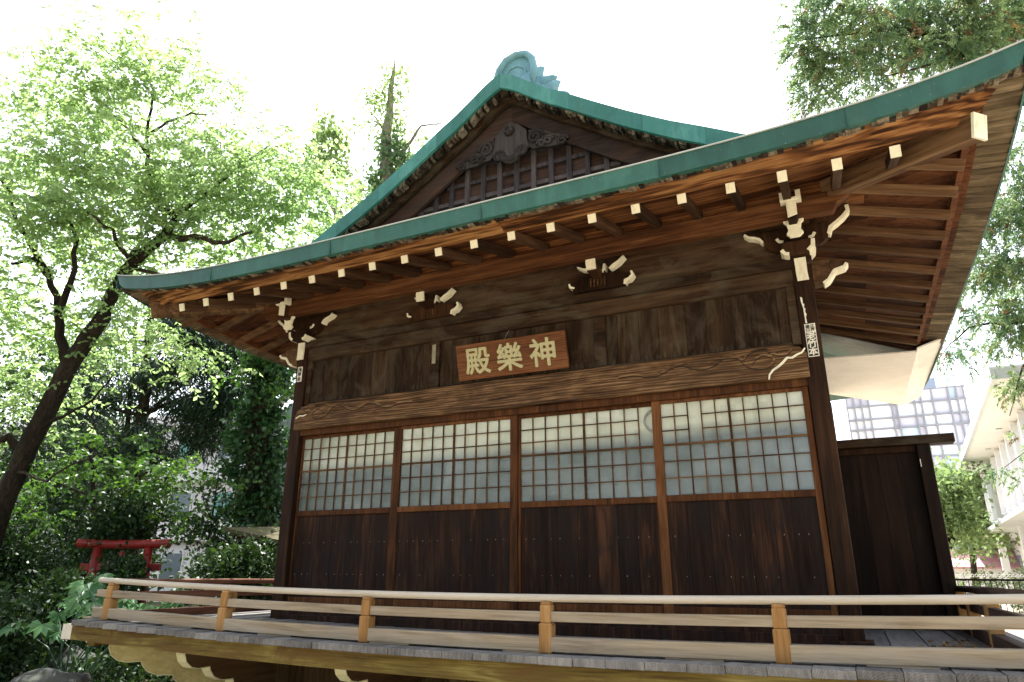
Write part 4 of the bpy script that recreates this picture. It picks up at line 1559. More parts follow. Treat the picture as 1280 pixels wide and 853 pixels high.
# ---- ivy column by the hall's left post
b_ = g0(322, 15)
iv = thing('ivy_covered_tree', b_, 'broad tree stump wrapped in dark green ivy close behind the left corner post', 'tree')
m = MB()
pp = wob([b_, at(322, 700, 15), at(322, 600, 15), at(326, 520, 15), at(335, 450, 15), at(340, 390, 15)], .05)
m.tube(pp, lin(.36, .25, len(pp)), 10)
m.build('trunk', BARK, iv, smooth=True)
P, Cn, r_ = blobs([px_blob(a, b, c, d, 15, n, .9) for a, b, c, d, n in [(322, 640, 34, 30, 1500), (320, 590, 36, 34, 1800), (325, 540, 34, 34, 1700), (332, 490, 30, 34, 1400), (345, 440, 30, 34, 1300), (335, 400, 32, 24, 900), (322, 690, 36, 30, 900)]], .11, 24, .75)
leaves('ivy', LF['ivy'], P, NR.normal(size=P.shape) * .7 + (P - np.array(b_) * np.array([1, 1, 0]) - np.array([0, 0, 1]) * P[:, 2:3]) * .6 + np.array([0, 0, -.8]), .12, .8, iv, r=r_)
P, Cn, r_ = blobs([px_blob(a, b, c, d, 14.2, n, .9) for a, b, c, d, n in [(300, 465, 26, 14, 160), (335, 440, 26, 14, 200), (350, 490, 18, 10, 120)]], .16, 24, .3)
leaves('side_shoots', LF['maple'], P, NR.normal(size=P.shape) * .8 + np.array([0, 0, -.4]), .11, .6, iv, r=r_)

# ---- two ivy-clad trees rising behind the roof
b_ = g0(488, 27)
it = thing('ivy_covered_tree', b_, 'tall narrow ivy-clad tree trunk with a bare side branch rising behind the gable', 'tree')
m = MB()
for pts, r0, r1 in (([b_, (486, 300, 27), (484, 220, 27), (482, 170, 27), (488, 130, 27), (490, 100, 27), (493, 76, 27)], .42, .03), ([(500, 195, 27), (515, 175, 26.8), (527, 157, 26.6), (553, 154, 26.4)], .09, .02),
                    ([(482, 165, 27), (470, 148, 27), (464, 138, 27)], .05, .015), ([(482, 160, 27), (465, 150, 27), (445, 153, 27)], .04, .012), ([(553, 154, 26.4), (540, 152, 26.5), (532, 152, 26.5)], .02, .01)):
    p2 = wob([at(*p) if not isinstance(p, Vector) else p for p in pts], .04)
    m.tube(p2, lin(r0, r1, len(p2)), 8)
m.build('trunk', BARKL, it, smooth=True)
P, Cn, r_ = blobs([px_blob(a, b, c, d, 27, n, .9) for a, b, c, d, n in [(490, 232, 22, 24, 800), (493, 200, 15, 22, 520), (486, 172, 11, 16, 200), (468, 228, 14, 14, 220), (508, 215, 10, 16, 160)]], .22, 18, .5)
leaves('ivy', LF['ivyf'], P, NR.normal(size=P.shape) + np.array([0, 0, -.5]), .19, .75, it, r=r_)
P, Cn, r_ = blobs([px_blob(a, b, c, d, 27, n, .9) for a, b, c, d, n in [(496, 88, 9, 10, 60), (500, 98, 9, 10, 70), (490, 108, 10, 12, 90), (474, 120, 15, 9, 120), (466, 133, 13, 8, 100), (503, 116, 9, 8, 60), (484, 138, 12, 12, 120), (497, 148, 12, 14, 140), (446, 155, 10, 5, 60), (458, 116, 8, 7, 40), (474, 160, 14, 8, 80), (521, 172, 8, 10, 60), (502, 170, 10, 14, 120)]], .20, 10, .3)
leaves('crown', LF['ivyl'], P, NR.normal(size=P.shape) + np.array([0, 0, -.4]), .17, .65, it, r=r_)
b_ = g0(415, 25)
it = thing('ivy_covered_tree', b_, 'shorter ivy-clad tree with pale forked branches left of the gable', 'tree')
m = MB()
for pts, r0, r1 in (([b_, (425, 320, 25), (422, 268, 25), (408, 240, 25), (396, 222, 25), (385, 205, 25)], .30, .05), ([(412, 245, 25), (400, 232, 25), (370, 231, 25)], .13, .03), ([(396, 225, 25), (396, 205, 25)], .07, .03), ([(384, 205, 25), (372, 178, 25), (378, 153, 25)], .03, .01), ([(422, 262, 25), (436, 256, 25)], .07, .03)):
    p2 = wob([at(*p) if not isinstance(p, Vector) else p for p in pts], .04)
    m.tube(p2, lin(r0, r1, len(p2)), 8)
m.build('trunk', BARKL, it, smooth=True)
P, Cn, r_ = blobs([px_blob(a, b, c, d, 25, n, .9) for a, b, c, d, n in [(408, 150, 7, 12, 90), (407, 168, 12, 12, 200), (424, 176, 18, 9, 230), (404, 190, 16, 8, 220), (418, 205, 24, 8, 260), (394, 212, 16, 9, 200), (426, 219, 14, 6, 110), (445, 248, 14, 10, 130), (384, 225, 12, 8, 90)]], .22, 12, .2)
leaves('crown', LF['ivyl'], P, NR.normal(size=P.shape) + np.array([0, 0, -.6]), .19, .7, it, r=r_)

# ---- big cedar hanging in from the right
b_ = g0(1480, 15)
cd = thing('cedar_tree', b_, 'large cedar with hanging needle sprays over the right end of the roof', 'tree')
m = MB()
Tt = [b_, at(1470, 400, 15), at(1450, 150, 15), at(1420, -120, 15)]
pp = wob(Tt, .06)
m.tube(pp, lin(.48, .25, len(pp)), 12)
for pts, r0, r1 in (([(1445, 120, 15), (1280, 60, 14), (1120, 35, 13.4), (1005, 50, 13)], .12, .012), ([(1430, -20, 15), (1250, -30, 14), (1100, -20, 13.5), (1000, 5, 13.4)], .12, .012), ([(1455, 200, 15), (1330, 160, 14), (1200, 70, 13.2), (1110, 95, 13)], .09, .012),
                    ([(1120, 35, 13.4), (1075, 95, 13.3), (1040, 120, 13.2)], .03, .008), ([(1110, 95, 13), (1090, 88, 13), (1050, 90, 13)], .02, .006), ([(1460, 300, 15), (1370, 250, 14.5), (1280, 260, 14), (1215, 300, 13.6)], .08, .012),
                    ([(1460, 380, 15), (1380, 360, 14.5), (1290, 400, 14), (1210, 410, 13.5), (1180, 440, 13.3)], .06, .008), ([(1330, 380, 14.3), (1280, 460, 14), (1262, 520, 14)], .04, .008), ([(1400, 450, 14.5), (1330, 520, 14), (1255, 585, 13.6)], .04, .006)):
    p2 = wob([at(*p) for p in pts], .04)
    m.tube(p2, lin(r0, r1, len(p2)), 8)
m.build('trunk', BARK, cd, smooth=True)
cs = [(1040, 12, 55, 26, 13, 1700), (1010, 48, 26, 18, 13, 620), (1040, 75, 32, 18, 13, 850), (1018, 90, 22, 16, 13, 520), (1025, 122, 22, 18, 13, 520), (1100, 20, 55, 26, 13.4, 1900), (1110, 70, 40, 22, 13, 1000), (1085, 108, 36, 14, 13, 600), (1165, 15, 55, 30, 13.6, 2300),
      (1160, 60, 45, 20, 13.6, 1300), (1215, 50, 45, 26, 13.4, 1700), (1240, 12, 55, 30, 13.8, 2200), (1200, 82, 40, 14, 13.3, 700), (1285, 40, 40, 40, 14, 1800), (1290, 0, 40, 40, 14.5, 1500),
      (1262, 190, 22, 34, 14, 700), (1240, 270, 32, 24, 13.8, 1100), (1275, 255, 26, 40, 14, 1200), (1255, 330, 36, 26, 13.8, 1300), (1222, 350, 26, 16, 13.6, 500), (1278, 380, 26, 40, 14, 1200), (1200, 395, 22, 12, 13.5, 260), (1255, 420, 28, 26, 14, 800), (1185, 445, 17, 12, 13.3, 240), (1205, 300, 18, 14, 13.6, 240), (1270, 480, 16, 20, 14, 330), (1320, 300, 40, 120, 14.4, 2200),
      (1262, 585, 12, 6, 13.6, 60), (1270, 548, 14, 6, 13.6, 60), (1282, 600, 14, 8, 13.6, 70)]
S0, Cn, r_ = blobs([px_blob(a, b, c, d, e, max(8, n // 6), .8) for a, b, c, d, e, n in cs], .14, 14, .2, .7)
sd_ = (S0 - Cn) * 3.5 + NR.normal(size=S0.shape) * .35 + np.array([-.25, -.05, -.15])
sd_ /= np.linalg.norm(sd_, axis=1, keepdims=True)
PP, DD, RR, BB = [], [], [], []
nbr = NR.uniform(0, 1, len(S0)) < .06
for k in range(26):                                     # each spray: a drooping strand set with short needles
    t = k / 25
    LEN = .25
    p = S0 + sd_ * (LEN * t) + np.array([0, 0, -1.0]) * (.09 * t * t)
    p = p + NR.normal(size=p.shape) * .012
    ax = sd_ + np.array([0, 0, -.95]) * t + NR.normal(size=p.shape) * (.65 - .25 * t)
    PP.append(p); DD.append(ax); RR.append(np.clip(r_ * .55 + .35 * t + NR.uniform(0, .12, len(p)), 0, 1)); BB.append(nbr)
PP, DD, RR, BB = np.concatenate(PP), np.concatenate(DD), np.concatenate(RR), np.concatenate(BB)
leaves('crown', LF['cedar'], PP[~BB], DD[~BB], .075, .32, cd, r=RR[~BB])
leaves('browned_tips', LF['cedarb'], PP[BB], DD[BB], .08, .26, cd)

# ---- shrubs and undergrowth at the left
shr = [((20, 700, 50, 40, 12.6), 'dense dark shrub left of the torii gate'), ((150, 722, 14, 12, 11.5), 'low leafy shrub in front of the middle of the torii gate'), ((290, 712, 46, 20, 10.2), 'glossy sunlit shrub just behind the veranda rail by the corner post'),
       ((-10, 790, 60, 50, 9.0), 'shadowy shrub at the bottom left corner beside the rocks'), ((150, 650, 50, 26, 12.6), 'tall shrub behind the torii lintel'), ((60, 760, 50, 30, 10.0), 'dark shrub under the broad-leaved plant')]
for k, ((a, b, c, d, e), lab) in enumerate(shr):
    sp_ = [px_blob(a + rnd.uniform(-.6, .6) * c, b + rnd.uniform(-.5, .9) * d, c * .6, d * .7, e + rnd.uniform(-.3, .3), 900 if c > 30 else 500, .8) for _ in range(6)]
    gb = g0(a, e)
    tree('shrub', lab, gb, [([gb, gb + Vector((.1, 0, .5)), at(a, b, e)], .05, .02)], sp_, LF['shrub'], BARK, .085, .55, .14, 24, 'shrubs around the torii', droop=-.1, cat='shrub', crown='foliage')
# slender sapling whose light leaves hang in front of the conifers
gb = g0(110, 13.2)
mp = thing('maple_tree', gb, 'young maple with layered light green leaves above the torii gate', 'tree')
m = MB()
for pts, r0, r1 in (([gb, at(112, 680, 13.2), at(118, 610, 13.2), at(112, 560, 13.2), at(120, 530, 13.2)], .06, .02), ([at(116, 640, 13.2), at(170, 610, 12.9), at(225, 590, 12.7)], .03, .008), ([at(114, 660, 13.2), at(180, 645, 12.8), at(250, 648, 12.5)], .03, .008), ([at(116, 620, 13.2), at(60, 600, 13)], .025, .008)):
    p2 = wob(pts, .03)
    m.tube(p2, lin(r0, r1, len(p2)), 7)
m.build('trunk', BARK, mp, smooth=True)
sprays('crown', LF['maple'], BARK, [px_blob(a, b, c, d, e, n, .9) for a, b, c, d, e, n in [(190, 608, 55, 8, 12.8, 620), (235, 640, 45, 8, 12.6, 420), (150, 578, 55, 10, 13, 560), (70, 592, 55, 10, 13, 560), (225, 585, 40, 7, 12.7, 380), (50, 645, 50, 10, 12.8, 520), (130, 545, 45, 9, 13.2, 360), (262, 600, 26, 7, 12.6, 160), (20, 612, 45, 10, 13, 400), (255, 662, 36, 8, 12.3, 300)]],
       10, 10, .42, .10, .62, .2, 8, mp, flat=.3, droop=.3)
gb = g0(262, 12)
tree('sapling', 'thin bare-stemmed sapling between the torii gate and the mossy roof', gb, [([gb, (258, 690, 12), (266, 640, 12), (274, 585, 12)], .03, .008), ([(262, 660, 12), (280, 640, 12), (292, 630, 12)], .012, .005), ([(264, 650, 12), (254, 625, 12), (250, 600, 12)], .012, .005)],
     [px_blob(a, b, c, d, 12, n, .9) for a, b, c, d, n in [(275, 640, 22, 18, 160), (255, 610, 18, 16, 110), (250, 665, 28, 16, 300), (285, 680, 25, 14, 380)]], LF['shrub'], BARK, .09, .55, .10, 14, droop=-.1, cat='tree')

# far woodland behind everything on the left
spw = []
for k in range(54):
    a = rnd.uniform(-120, 190)
    b = rnd.uniform(520 if a > 60 else 450, 740)
    d = rnd.uniform(20, 25)
    spw.append(px_blob(a, b, 45, 36, d, 520, .8))
P, Cn, r_ = blobs(spw, .3, 24, .2)
wd_ = leaves('woodland', LF['shrub'], P, NR.normal(size=P.shape) + np.array([0, 0, -.3]), .19, .6, None, r=r_)
tag(wd_, kind='stuff')
P, Cn, r_ = blobs([px_blob(rnd.uniform(-100, 300), rnd.uniform(780, 850), 50, 18, rnd.uniform(8.8, 12), 330, .9) for _ in range(22)], .15, 24, .2)
P[:, 2] = np.abs(P[:, 2]) * .6
P = P[P[:, 0] < -1.5]
tag(leaves('ground_cover', LF['shrub'], P, NR.normal(size=P.shape) + np.array([0, 0, .3]), .09, .6, None), kind='stuff')

# broad-leaved plant (lobed leaves) by the veranda corner
fb_ = g0(112, 8.9)
fa = thing('broad_leaved_plant', fb_, 'broad-leaved plant with large lobed leaves at the left end of the railing', 'plant')
lm = MB()
stm = MB()
FP = []
for k in range(62):
    a = 118 + rnd.gauss(0, 1) * 40 if k < 44 else rnd.uniform(150, 245)
    b = 776 + rnd.gauss(0, 1) * 17 - (abs(a - 115) < 35) * 14 if k < 44 else rnd.uniform(745, 775)
    e = rnd.uniform(8.5, 9.2) if k < 44 else rnd.uniform(9.7, 10.3)
    p = at(a, b, e)
    if p.z < .15 or p.x > -1.25: continue
    FP.append(p)
    L = rnd.uniform(.14, .23)
    az = rnd.uniform(0, 6.283)
    el = rnd.uniform(-.7, .1)
    d = Vector((math.cos(az) * math.cos(el), math.sin(az) * math.cos(el), math.sin(el)))
    n_ = (Vector((.35, -.45, .8)) + Vector([rnd.uniform(-.35, .35) for _ in range(3)])).normalized()
    d = (d - n_ * d.dot(n_)).normalized()
    sd = d.cross(n_).normalized()
    r0 = rnd.random()
    vs = [p]
    lob = 7
    for q in range(lob * 2 + 1):
        th = -2.3 + 4.6 * q / (lob * 2)
        rr = L * (.66 if q % 2 == 0 else 1.0) * (1 - .25 * abs(th) / 2.3)
        v = p + (d * math.cos(th) + sd * math.sin(th)) * rr + Vector((0, 0, -.22 * rr * rr / L)) + n_ * (.02 if q % 2 == 0 else 0)
        vs.append(v)
    lm.add(vs, [(0, i, i + 1) for i in range(1, len(vs) - 1)], r0)
    st = fb_ + Vector((rnd.uniform(-.25, .25), rnd.uniform(-.2, .2), .1))
    if k % 4 == 0:
        stm.tube([st, (st + p) / 2 + Vector((0, 0, .15)), p], [.012, .009, .005], 5)
    else:
        stm.tube([p, p - d * .12 + Vector((0, 0, -.08)), p - d * .2 + Vector((0, 0, -.2))], [.004, .005, .006], 5)
lm.build('leaf_blades', LF['fats'], fa)
stm.build('stem', LF['ivy'], fa)

# ---------------------------------------------------------------- torii
tl, tr = at(102, 679, 12), at(208, 682, 12)
ax_ = (tr - tl)
ax_.z = 0
ax_.normalize()
mid = (tl + tr) / 2
mid.z = 0
zt = 1.98
to = thing('torii_gate', mid, 'small vermilion torii gate half hidden in the shrubs', 'torii gate')
W_ = .80
m = MB()
m.tube([mid - ax_ * W_ + Vector((0, 0, zt + .02)), mid - ax_ * .3 + Vector((0, 0, zt)), mid + ax_ * .3 + Vector((0, 0, zt)), mid + ax_ * W_ + Vector((0, 0, zt + .02))], .075, 14)
m.build('top_lintel', RED, to, smooth=False)
m = MB()
m.beam(mid - ax_ * (W_ - .12) + Vector((0, 0, 1.6)), mid + ax_ * (W_ - .1) + Vector((0, 0, 1.6)), .07, .12)
m.build('tie_beam', RED, to, bevel=.008)
for s in (-1, 1):
    MB().tube([mid + ax_ * s * .50, mid + ax_ * s * .44 + Vector((0, 0, zt - .05))], [.085, .07], 14).build('pillar', RED, to, smooth=True)
MB().box(mid.x - .03, mid.x + .03, mid.y - .03, mid.y + .03, 1.66, 1.86).build('centre_strut', RED, to)

# ---------------------------------------------------------------- rocks
STONE = plain('garden_stone', (.075, .075, .07), .85, .2, .3, 3, .6, (.03, .045, .018), .7)


def rock(pos, rx, ry, rz, label, seed):
    bm = bmesh.new()
    bmesh.ops.create_icosphere(bm, subdivisions=4, radius=1)
    rr = random.Random(seed)
    k = [Vector([rr.uniform(-1, 1) for _ in range(3)]).normalized() for _ in range(14)]
    for v in bm.verts:
        d = v.co.normalized()
        f = 1.0
        for kk in k:
            f = min(f, .78 / max(.15, d.dot(kk))) if d.dot(kk) > .78 else f
        f += .05 * math.sin(d.x * 7 + seed) * math.sin(d.y * 6 + 1) + .03 * math.sin(d.z * 13)
        v.co = Vector((d.x * rx * f, d.y * ry * f, d.z * rz * f))
    me = bpy.data.meshes.new('garden_rock')
    bm.to_mesh(me)
    bm.free()
    me.materials.append(STONE)
    o = bpy.data.objects.new('garden_rock', me)
    o.location = pos
    COL.objects.link(o)
    tag(o, label, 'rock')


import bmesh
p = at(95, 815, 9.6)
rock((p.x, p.y, .16), .42, .40, .42, 'rounded dark boulder under the left end of the veranda', 3)
p = at(60, 848, 8.2)
rock((p.x, p.y, .18), .7, .4, .30, 'low mossy stone in front of the boulder at the bottom left', 8)

# ---------------------------------------------------------------- buildings behind
def xz_panel(m, ox, oy, ax, ay, u0, u1, z0, z1, d0, d1):
    """box on a vertical wall: u along (ax,ay), depth along its outward normal (ay,-ax)"""
    nx_, ny_ = ay, -ax
    vs = [(ox + ax * u + nx_ * d, oy + ay * u + ny_ * d, z) for u in (u0, u1) for d in (d0, d1) for z in (z0, z1)]
    m.add(vs, [(0, 1, 3, 2), (4, 6, 7, 5), (0, 4, 5, 1), (2, 3, 7, 6), (0, 2, 6, 4), (1, 5, 7, 3)])


CORR = plain('pale_metal_siding', (.50, .53, .53), .6, .3, .06, 2, .05)
shed = thing('metal_shed', (-4.6, 5.2, 0), 'pale grey metal-sided shed with a sloping roof edge behind the ivy', 'shed')
m = MB()
a0, a1 = at(342, 520, 17), at(420, 462, 17)
dirx = Vector((a1.x - a0.x, a1.y - a0.y, 0)).normalized()
for i in range(46):
    u = -.2 + i * .07
    zz = a0.z + (a1.z - a0.z) * (u / (Vector((a1.x - a0.x, a1.y - a0.y, 0)).length))
    xz_panel(m, a0.x, a0.y, dirx.x, dirx.y, u, u + .066, 0, zz, -.06, .0 + (.012 if i % 2 else 0))
m.build('siding', CORR, shed)
m = MB()
L_ = Vector((a1.x - a0.x, a1.y - a0.y, 0)).length
xz_panel(m, a0.x, a0.y, dirx.x, dirx.y, -.2, 3.0, 3.55, 3.75, .014, .04)
m.build('band', plain('grey_metal_band', (.30, .34, .35), .5), shed)
m = MB()
q0 = a0 + Vector((0, 0, .05)) - dirx * .35
q1 = a0 + (a1 - a0) * (3.2 / L_) + Vector((0, 0, .05))
m.beam(q0, q1, .3, .06)
m.build('roof', plain('grey_roof_edge', (.35, .36, .36), .6), shed)

# little mossy-roofed shrine
ms_ = thing('small_shrine', g0(335, 11.5), 'low dark wooden outbuilding with a mossy roof behind the left veranda rail', 'outbuilding')
o_ = g0(335, 11.5)
m = MB()
m.box(o_.x - .3, o_.x + 1.6, o_.y + .1, o_.y + 1.5, 0, 1.78)
m.build('wall', WD['screen'], ms_)
m = MB()
MOSS = plain('mossy_roof', (.10, .085, .05), .9, .1, .2, 5, .3, (.09, .12, .02), .8)
m.add([(o_.x - .75, o_.y - .35, 2.22), (o_.x + 1.9, o_.y - .35, 1.75), (o_.x + 1.9, o_.y + .9, 1.82), (o_.x - .75, o_.y + .9, 2.30)], [(0, 1, 2, 3)])
m.build('roof', MOSS, ms_, thick=.06)
m = MB()
for i in range(7):
    m.box(o_.x - .6 + i * .40, o_.x - .54 + i * .40, o_.y - .3, o_.y + .15, 2.06 - i * .071, 2.12 - i * .071)
m.build('rafter', WD['raf'], ms_)

# pale buildings far behind the trees on the left
PW = plain('pale_render', (.66, .62, .60), .8, .2, .05, .5, .05)
GW = plain('window_dark_glass', (.10, .13, .15), .15, .5, .1, 2, 0)
TQ = plain('turquoise_lattice', (.20, .42, .40), .6)
pb_ = thing('apartment_building', (-24, 22, 0), 'pale pinkish apartment building glimpsed through the trees at the left', 'building')
A = at(-150, 700, 38)
B = at(330, 700, 34)
d_ = Vector((B.x - A.x, B.y - A.y, 0))
L_ = d_.length
d_.normalize()
m = MB()
xz_panel(m, A.x, A.y, d_.x, d_.y, 0, L_, 0, 9.5, -6, 0)
m.build('wall', PW, pb_)
for fl_ in range(3):
    for k in range(int(L_ / 2.4)):
        w_ = MB()
        u = .6 + k * 2.4
        z0 = 1.0 + fl_ * 3.0
        xz_panel(w_, A.x, A.y, d_.x, d_.y, u, u + 1.3, z0, z0 + 1.4, .002, .06)
        wo_ = w_.build('window', PW, pb_)
        w_ = MB()
        xz_panel(w_, A.x, A.y, d_.x, d_.y, u + .08, u + 1.22, z0 + .08, z0 + 1.32, .061, .07)
        w_.build('pane', GW if (k + fl_) % 3 else TQ, wo_)
m = MB()
for fl_ in range(1, 4):
    xz_panel(m, A.x, A.y, d_.x, d_.y, -.1, L_ + .1, fl_ * 3.0 - .1, fl_ * 3.0 + .12, .003, .35)
m.build('floor_ledge', PW, pb_)

# gridded apartment block at the right
AW = plain('white_panel', (.86, .86, .88), .6, .3, .03, .4, .02)
AL = plain('lilac_panel', (.62, .60, .67), .6, .3, .03, .4, .02)
AG = plain('grey_frame', (.27, .275, .30), .6, .3, .05, 1, .02)
AB = plain('pale_blue_glass', (.56, .66, .73), .2, .5, .05, .5, 0)
AD = plain('dark_blue_glass', (.22, .26, .33), .2, .5, .05, .5, 0)
ap = thing('apartment_block', (10.8, 45, 0), 'white gridded apartment block with grey frames seen over the side screen', 'building')
m = MB()
m.box(7.3, 14.2, 45, 55, 0, 13)
m.build('wall', AW, ap)
fr_ = MB()
zl = [1.5, 3.3, 4.9, 6.5, 7.3, 8.6, 9.3, 10.6, 11.3, 12.2, 13.02]
xl = [7.3, 7.75, 8.2, 8.65, 10.0, 10.3, 11.35, 11.75, 12.4, 13.35, 13.8, 14.2]
for z in zl:
    fr_.box(7.2, 14.3, 44.80, 44.92, z - .045, z + .045)
for x in xl:
    fr_.box(x - .045, x + .045, 44.78, 44.90, 0, 13.1)
for x in (14.38,):
    for z in zl:
        fr_.box(14.21, 14.33, 44.9, 55, z - .045, z + .045)
    for y in (46.5, 48, 50, 52):
        fr_.box(14.2, 14.34, y, y + .1, 0, 13.1)
fr_.build('grid_frame', AG, ap)
rr = random.Random(4)
for i in range(len(xl) - 1):
    for j in range(len(zl) - 1):
        q = rr.random()
        w_ = xl[i + 1] - xl[i]
        m = MB()
        m.box(xl[i] + .05, xl[i + 1] - .05, 44.96, 44.998, zl[j] + .05, zl[j + 1] - .05)
        mt_ = AL if q < .3 else (AB if q < .45 else (AD if q < .5 and w_ < .7 else AW))
        pn = m.build('panel', mt_, ap)
        if w_ > .9 and zl[j + 1] - zl[j] > 1 and q > .2:
            m = MB()
            for t in (.12, .52):
                m.box(xl[i] + w_ * t, xl[i] + w_ * (t + .34), 44.93, 44.957, zl[j] + .2, zl[j] + .75)
            m.build('window', AB, pn)
m = MB()
m.box(10.9, 12.9, 46, 48, 13.0, 14.0)
m.box(7.6, 8.6, 46, 47, 13.0, 13.5)
m.build('rooftop_box', AD, ap)

# white building with deep eaves at the right
ux, uy = .071, .9975
WW = plain('white_render', (.80, .81, .83), .7, .3, .04, 1, .05)
CR_ = plain('cream_soffit', (.66, .66, .64), .8, .2, .05, 1, .05)
GT = plain('grey_gutter', (.50, .53, .54), .4, .4, .05, 2, .02)


def lx(off, y):                                          # x of the building's long axis at depth y, off metres to its right
    return 8.73 + (y + 6.74) * .0715 - .28 + off


wbld = thing('white_building', (lx(4, 20), 24, 0), 'white two-storey building with a deep cream eave and finned balconies at the right edge', 'building')


def wbox(m, o0, o1, y0, y1, z0, z1):
    vs = [(lx(o, y), y, z) for o in (o0, o1) for y in (y0, y1) for z in (z0, z1)]
    m.add(vs, [(0, 1, 3, 2), (4, 6, 7, 5), (0, 4, 5, 1), (2, 3, 7, 6), (0, 2, 6, 4), (1, 5, 7, 3)])


m = MB()
wbox(m, .83, 8, 12.4, 30, 3.3, 5.45)
m.build('upper_wall', WW, wbld)
m = MB()
wbox(m, .70, 8, 30.1, 52, 3.3, 5.1)
m.build('far_wall', WW, wbld)
m = MB()
wbox(m, 2.6, 8, 13, 52, 0, 3.1)
m.build('lower_wall', CR_, wbld)
m = MB()
wbox(m, -.02, 9, 10.6, 33.5, 5.5, 5.62)
m.build('eave_slab', CR_, wbld)
m = MB()
wbox(m, -.12, -.025, 10.5, 33.6, 5.48, 5.72)
wbox(m, -.02, 9, 10.5, 10.595, 5.48, 5.72)
m.build('gutter', GT, wbld)
m = MB()
wbox(m, -.12, 9, 10.6, 33.5, 5.73, 5.78)
m.build('roof', GT, wbld)
m = MB()
for k in range(5):
    wbox(m, .45, .60, 13 + k * 4, 13.12 + k * 4, 5.485, 5.498)
m.build('soffit_vent', AG, wbld)
for k in range(11):
    y = 12.6 + k * 1.7
    m = MB()
    wbox(m, .68, .828, y, y + .14, 3.45, 5.44)
    m.build('fin', WW, wbld)
    if k < 10:
        m = MB()
        wbox(m, .80, .829, y + .3, y + 1.55, 4.4, 5.3)
        m.build('window', AB, wbld)
for k in range(11):
    y = 30.3 + k * 1.9
    m = MB()
    wbox(m, .56, .698, y, y + .16, 3.45, 5.0)
    m.build('fin', WW, wbld)
m = MB()
wbox(m, .60, 8, 12.35, 30.05, 3.15, 3.29)
wbox(m, .50, 8, 30.08, 52.1, 3.15, 3.29)
m.build('balcony_edge', GT, wbld)
for k in range(4):
    y = 15 + k * 9
    m = MB()
    wbox(m, 1.2, 1.5, y, y + .3, 0, 3.15)
    m.build('column', WW, wbld)
for k in range(8):
    y = 15 + k * 4
    m = MB()
    wbox(m, 2.55, 2.598, y, y + 1.8, 1.1, 2.4)
    m.build('ground_window', AD, wbld)
m = MB()
wbox(m, .55, .62, 47, 50.5, 3.2, 5.0)
m.build('hanging_sheet', WW, wbld)

# pink roofed low house, tree, hedge and fence between the screen and the white building
hs_ = thing('small_house', (11.5, 40, 0), 'low house with a faded pink roof behind the fence', 'house')
m = MB()
m.box(9.2, 16, 40, 44, 0, 1.9)
m.build('wall', WW, hs_)
m = MB()
m.add([(8.9, 39.4, 1.75), (16.3, 39.4, 1.75), (16.3, 42, 2.75), (8.9, 42, 2.75)], [(0, 1, 2, 3)])
m.build('roof', plain('faded_pink_roof', (.48, .25, .26), .7), hs_, thick=.1)
for px_, d_, lab, sc_ in ((1182, 26, 'light green tree with a dark trunk behind the fence', 1.0), (1212, 30, 'second light green tree farther back beside the white building', .9)):
    gb = g0(px_, d_)
    tree('street_tree', lab, gb, [([gb, (px_ + 2, 690, d_), (px_ + 6, 670, d_), (px_ - 2, 630, d_)], .16, .05), ([(px_ + 4, 685, d_), (px_ + 16, 665, d_), (px_ + 26, 640, d_)], .11, .03)],
         [px_blob(px_ + a, b, c, d, d_, n, 1) for a, b, c, d, n in [(-10, 610, 32, 26, 900), (14, 605, 30, 22, 800), (-5, 650, 28, 24, 700), (22, 645, 26, 20, 600), (-20, 670, 20, 18, 300), (30, 675, 22, 12, 300)]],
         LF['far'], BARK, .20, .6, .28, 22, 'trees behind the fence', droop=-.3)
gb = g0(1225, 24)
tree('hedge', 'clipped light green hedge behind the black fence', gb, [], [((gb.x + dx, gb.y, .95), (.8, .5, .75), 500) for dx in (-2.4, -1.2, 0, 1.2)], LF['far'], BARK, .12, .6, .12, 22, cat='hedge', crown='foliage')
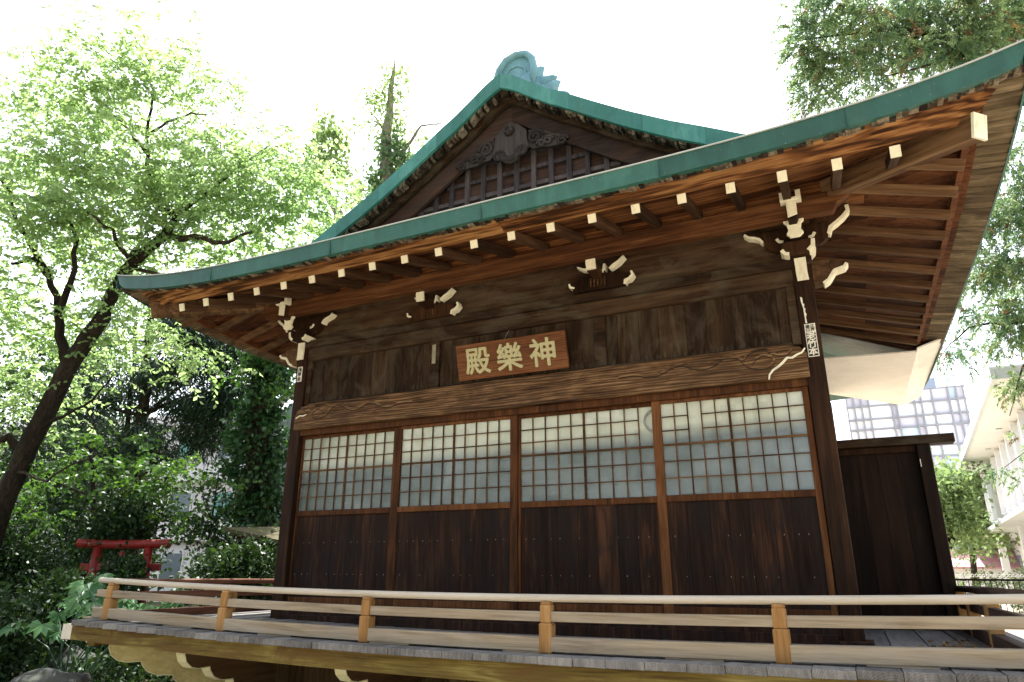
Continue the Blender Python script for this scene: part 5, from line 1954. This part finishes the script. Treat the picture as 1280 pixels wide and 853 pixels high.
fc = thing('metal_fence', (9.6, 19, 0), 'black metal fence with a pale wire top behind the right railing', 'fence')
m = MB()
for k in range(40):
    x = 6.6 + k * .14
    m.box(x, x + .02, 19, 19.02, 0, 1.35)
m.build('bar', BLACK, fc)
m = MB()
m.box(6.5, 12.2, 18.995, 19.025, 1.30, 1.36)
m.box(6.5, 12.2, 18.995, 19.025, .1, .16)
m.build('rail', BLACK, fc)
m = MB()
for k in range(60):
    x = 6.6 + k * .095
    m.tube([(x + .035 * math.cos(a), 19.0, 1.45 + .04 * math.sin(a)) for a in np.linspace(0, 6.283, 9)], .008, 5, cap=False)
m.build('wire_scroll', plain('galvanised_wire', (.6, .6, .6), .5), fc)
# a low pale wall along the far side so that the yard ends
yw = thing('yard_wall', (4, 60, 0), 'long pale boundary wall far behind the yard', 'wall')
m = MB()
m.box(-60, 70, 62, 62.3, 0, 2.2)
m.build('wall_face', PW, yw)
m = MB()
m.box(-60, 70, 61.95, 62.35, 2.2, 2.3)
m.build('coping', GT, yw)

spw = []  # unseen trees added behind the camera to cut sky light on the front
for k in range(95):
    x = rnd.uniform(-28, 36)
    spw.append(((x, rnd.uniform(-30, -24), rnd.uniform(1.5, 15)), (3.2, 1.8, 2.4), 300))
P, Cn, r_ = blobs(spw, .7, 20, .2)
P[:, 2] = np.maximum(P[:, 2], .1)
tag(leaves('woodland', LF['shrub'], P, NR.normal(size=P.shape) + np.array([0, 0, -.3]), .55, .65, None, r=r_), kind='stuff')

# leaf litter on the right end of the deck
n_ = 90
P = np.stack([NR.normal(7.05, .14, n_), NR.normal(-.35, .30, n_), np.full(n_, 1.0)], 1)
P = P[(P[:, 0] < 7.24) & (P[:, 1] < 1.2) & (P[:, 1] > -1.3)]
P[:, 2] = 1.012 + .085 * ((P[:, 0] - 3.7) / 4.6) ** 2 - .027 + NR.uniform(0, .012, len(P))
D_ = NR.normal(size=P.shape)
D_[:, 2] *= .12
tag(leaves('fallen_leaves', LF['cedarb'], P, D_, .055, .5, None), kind='stuff')
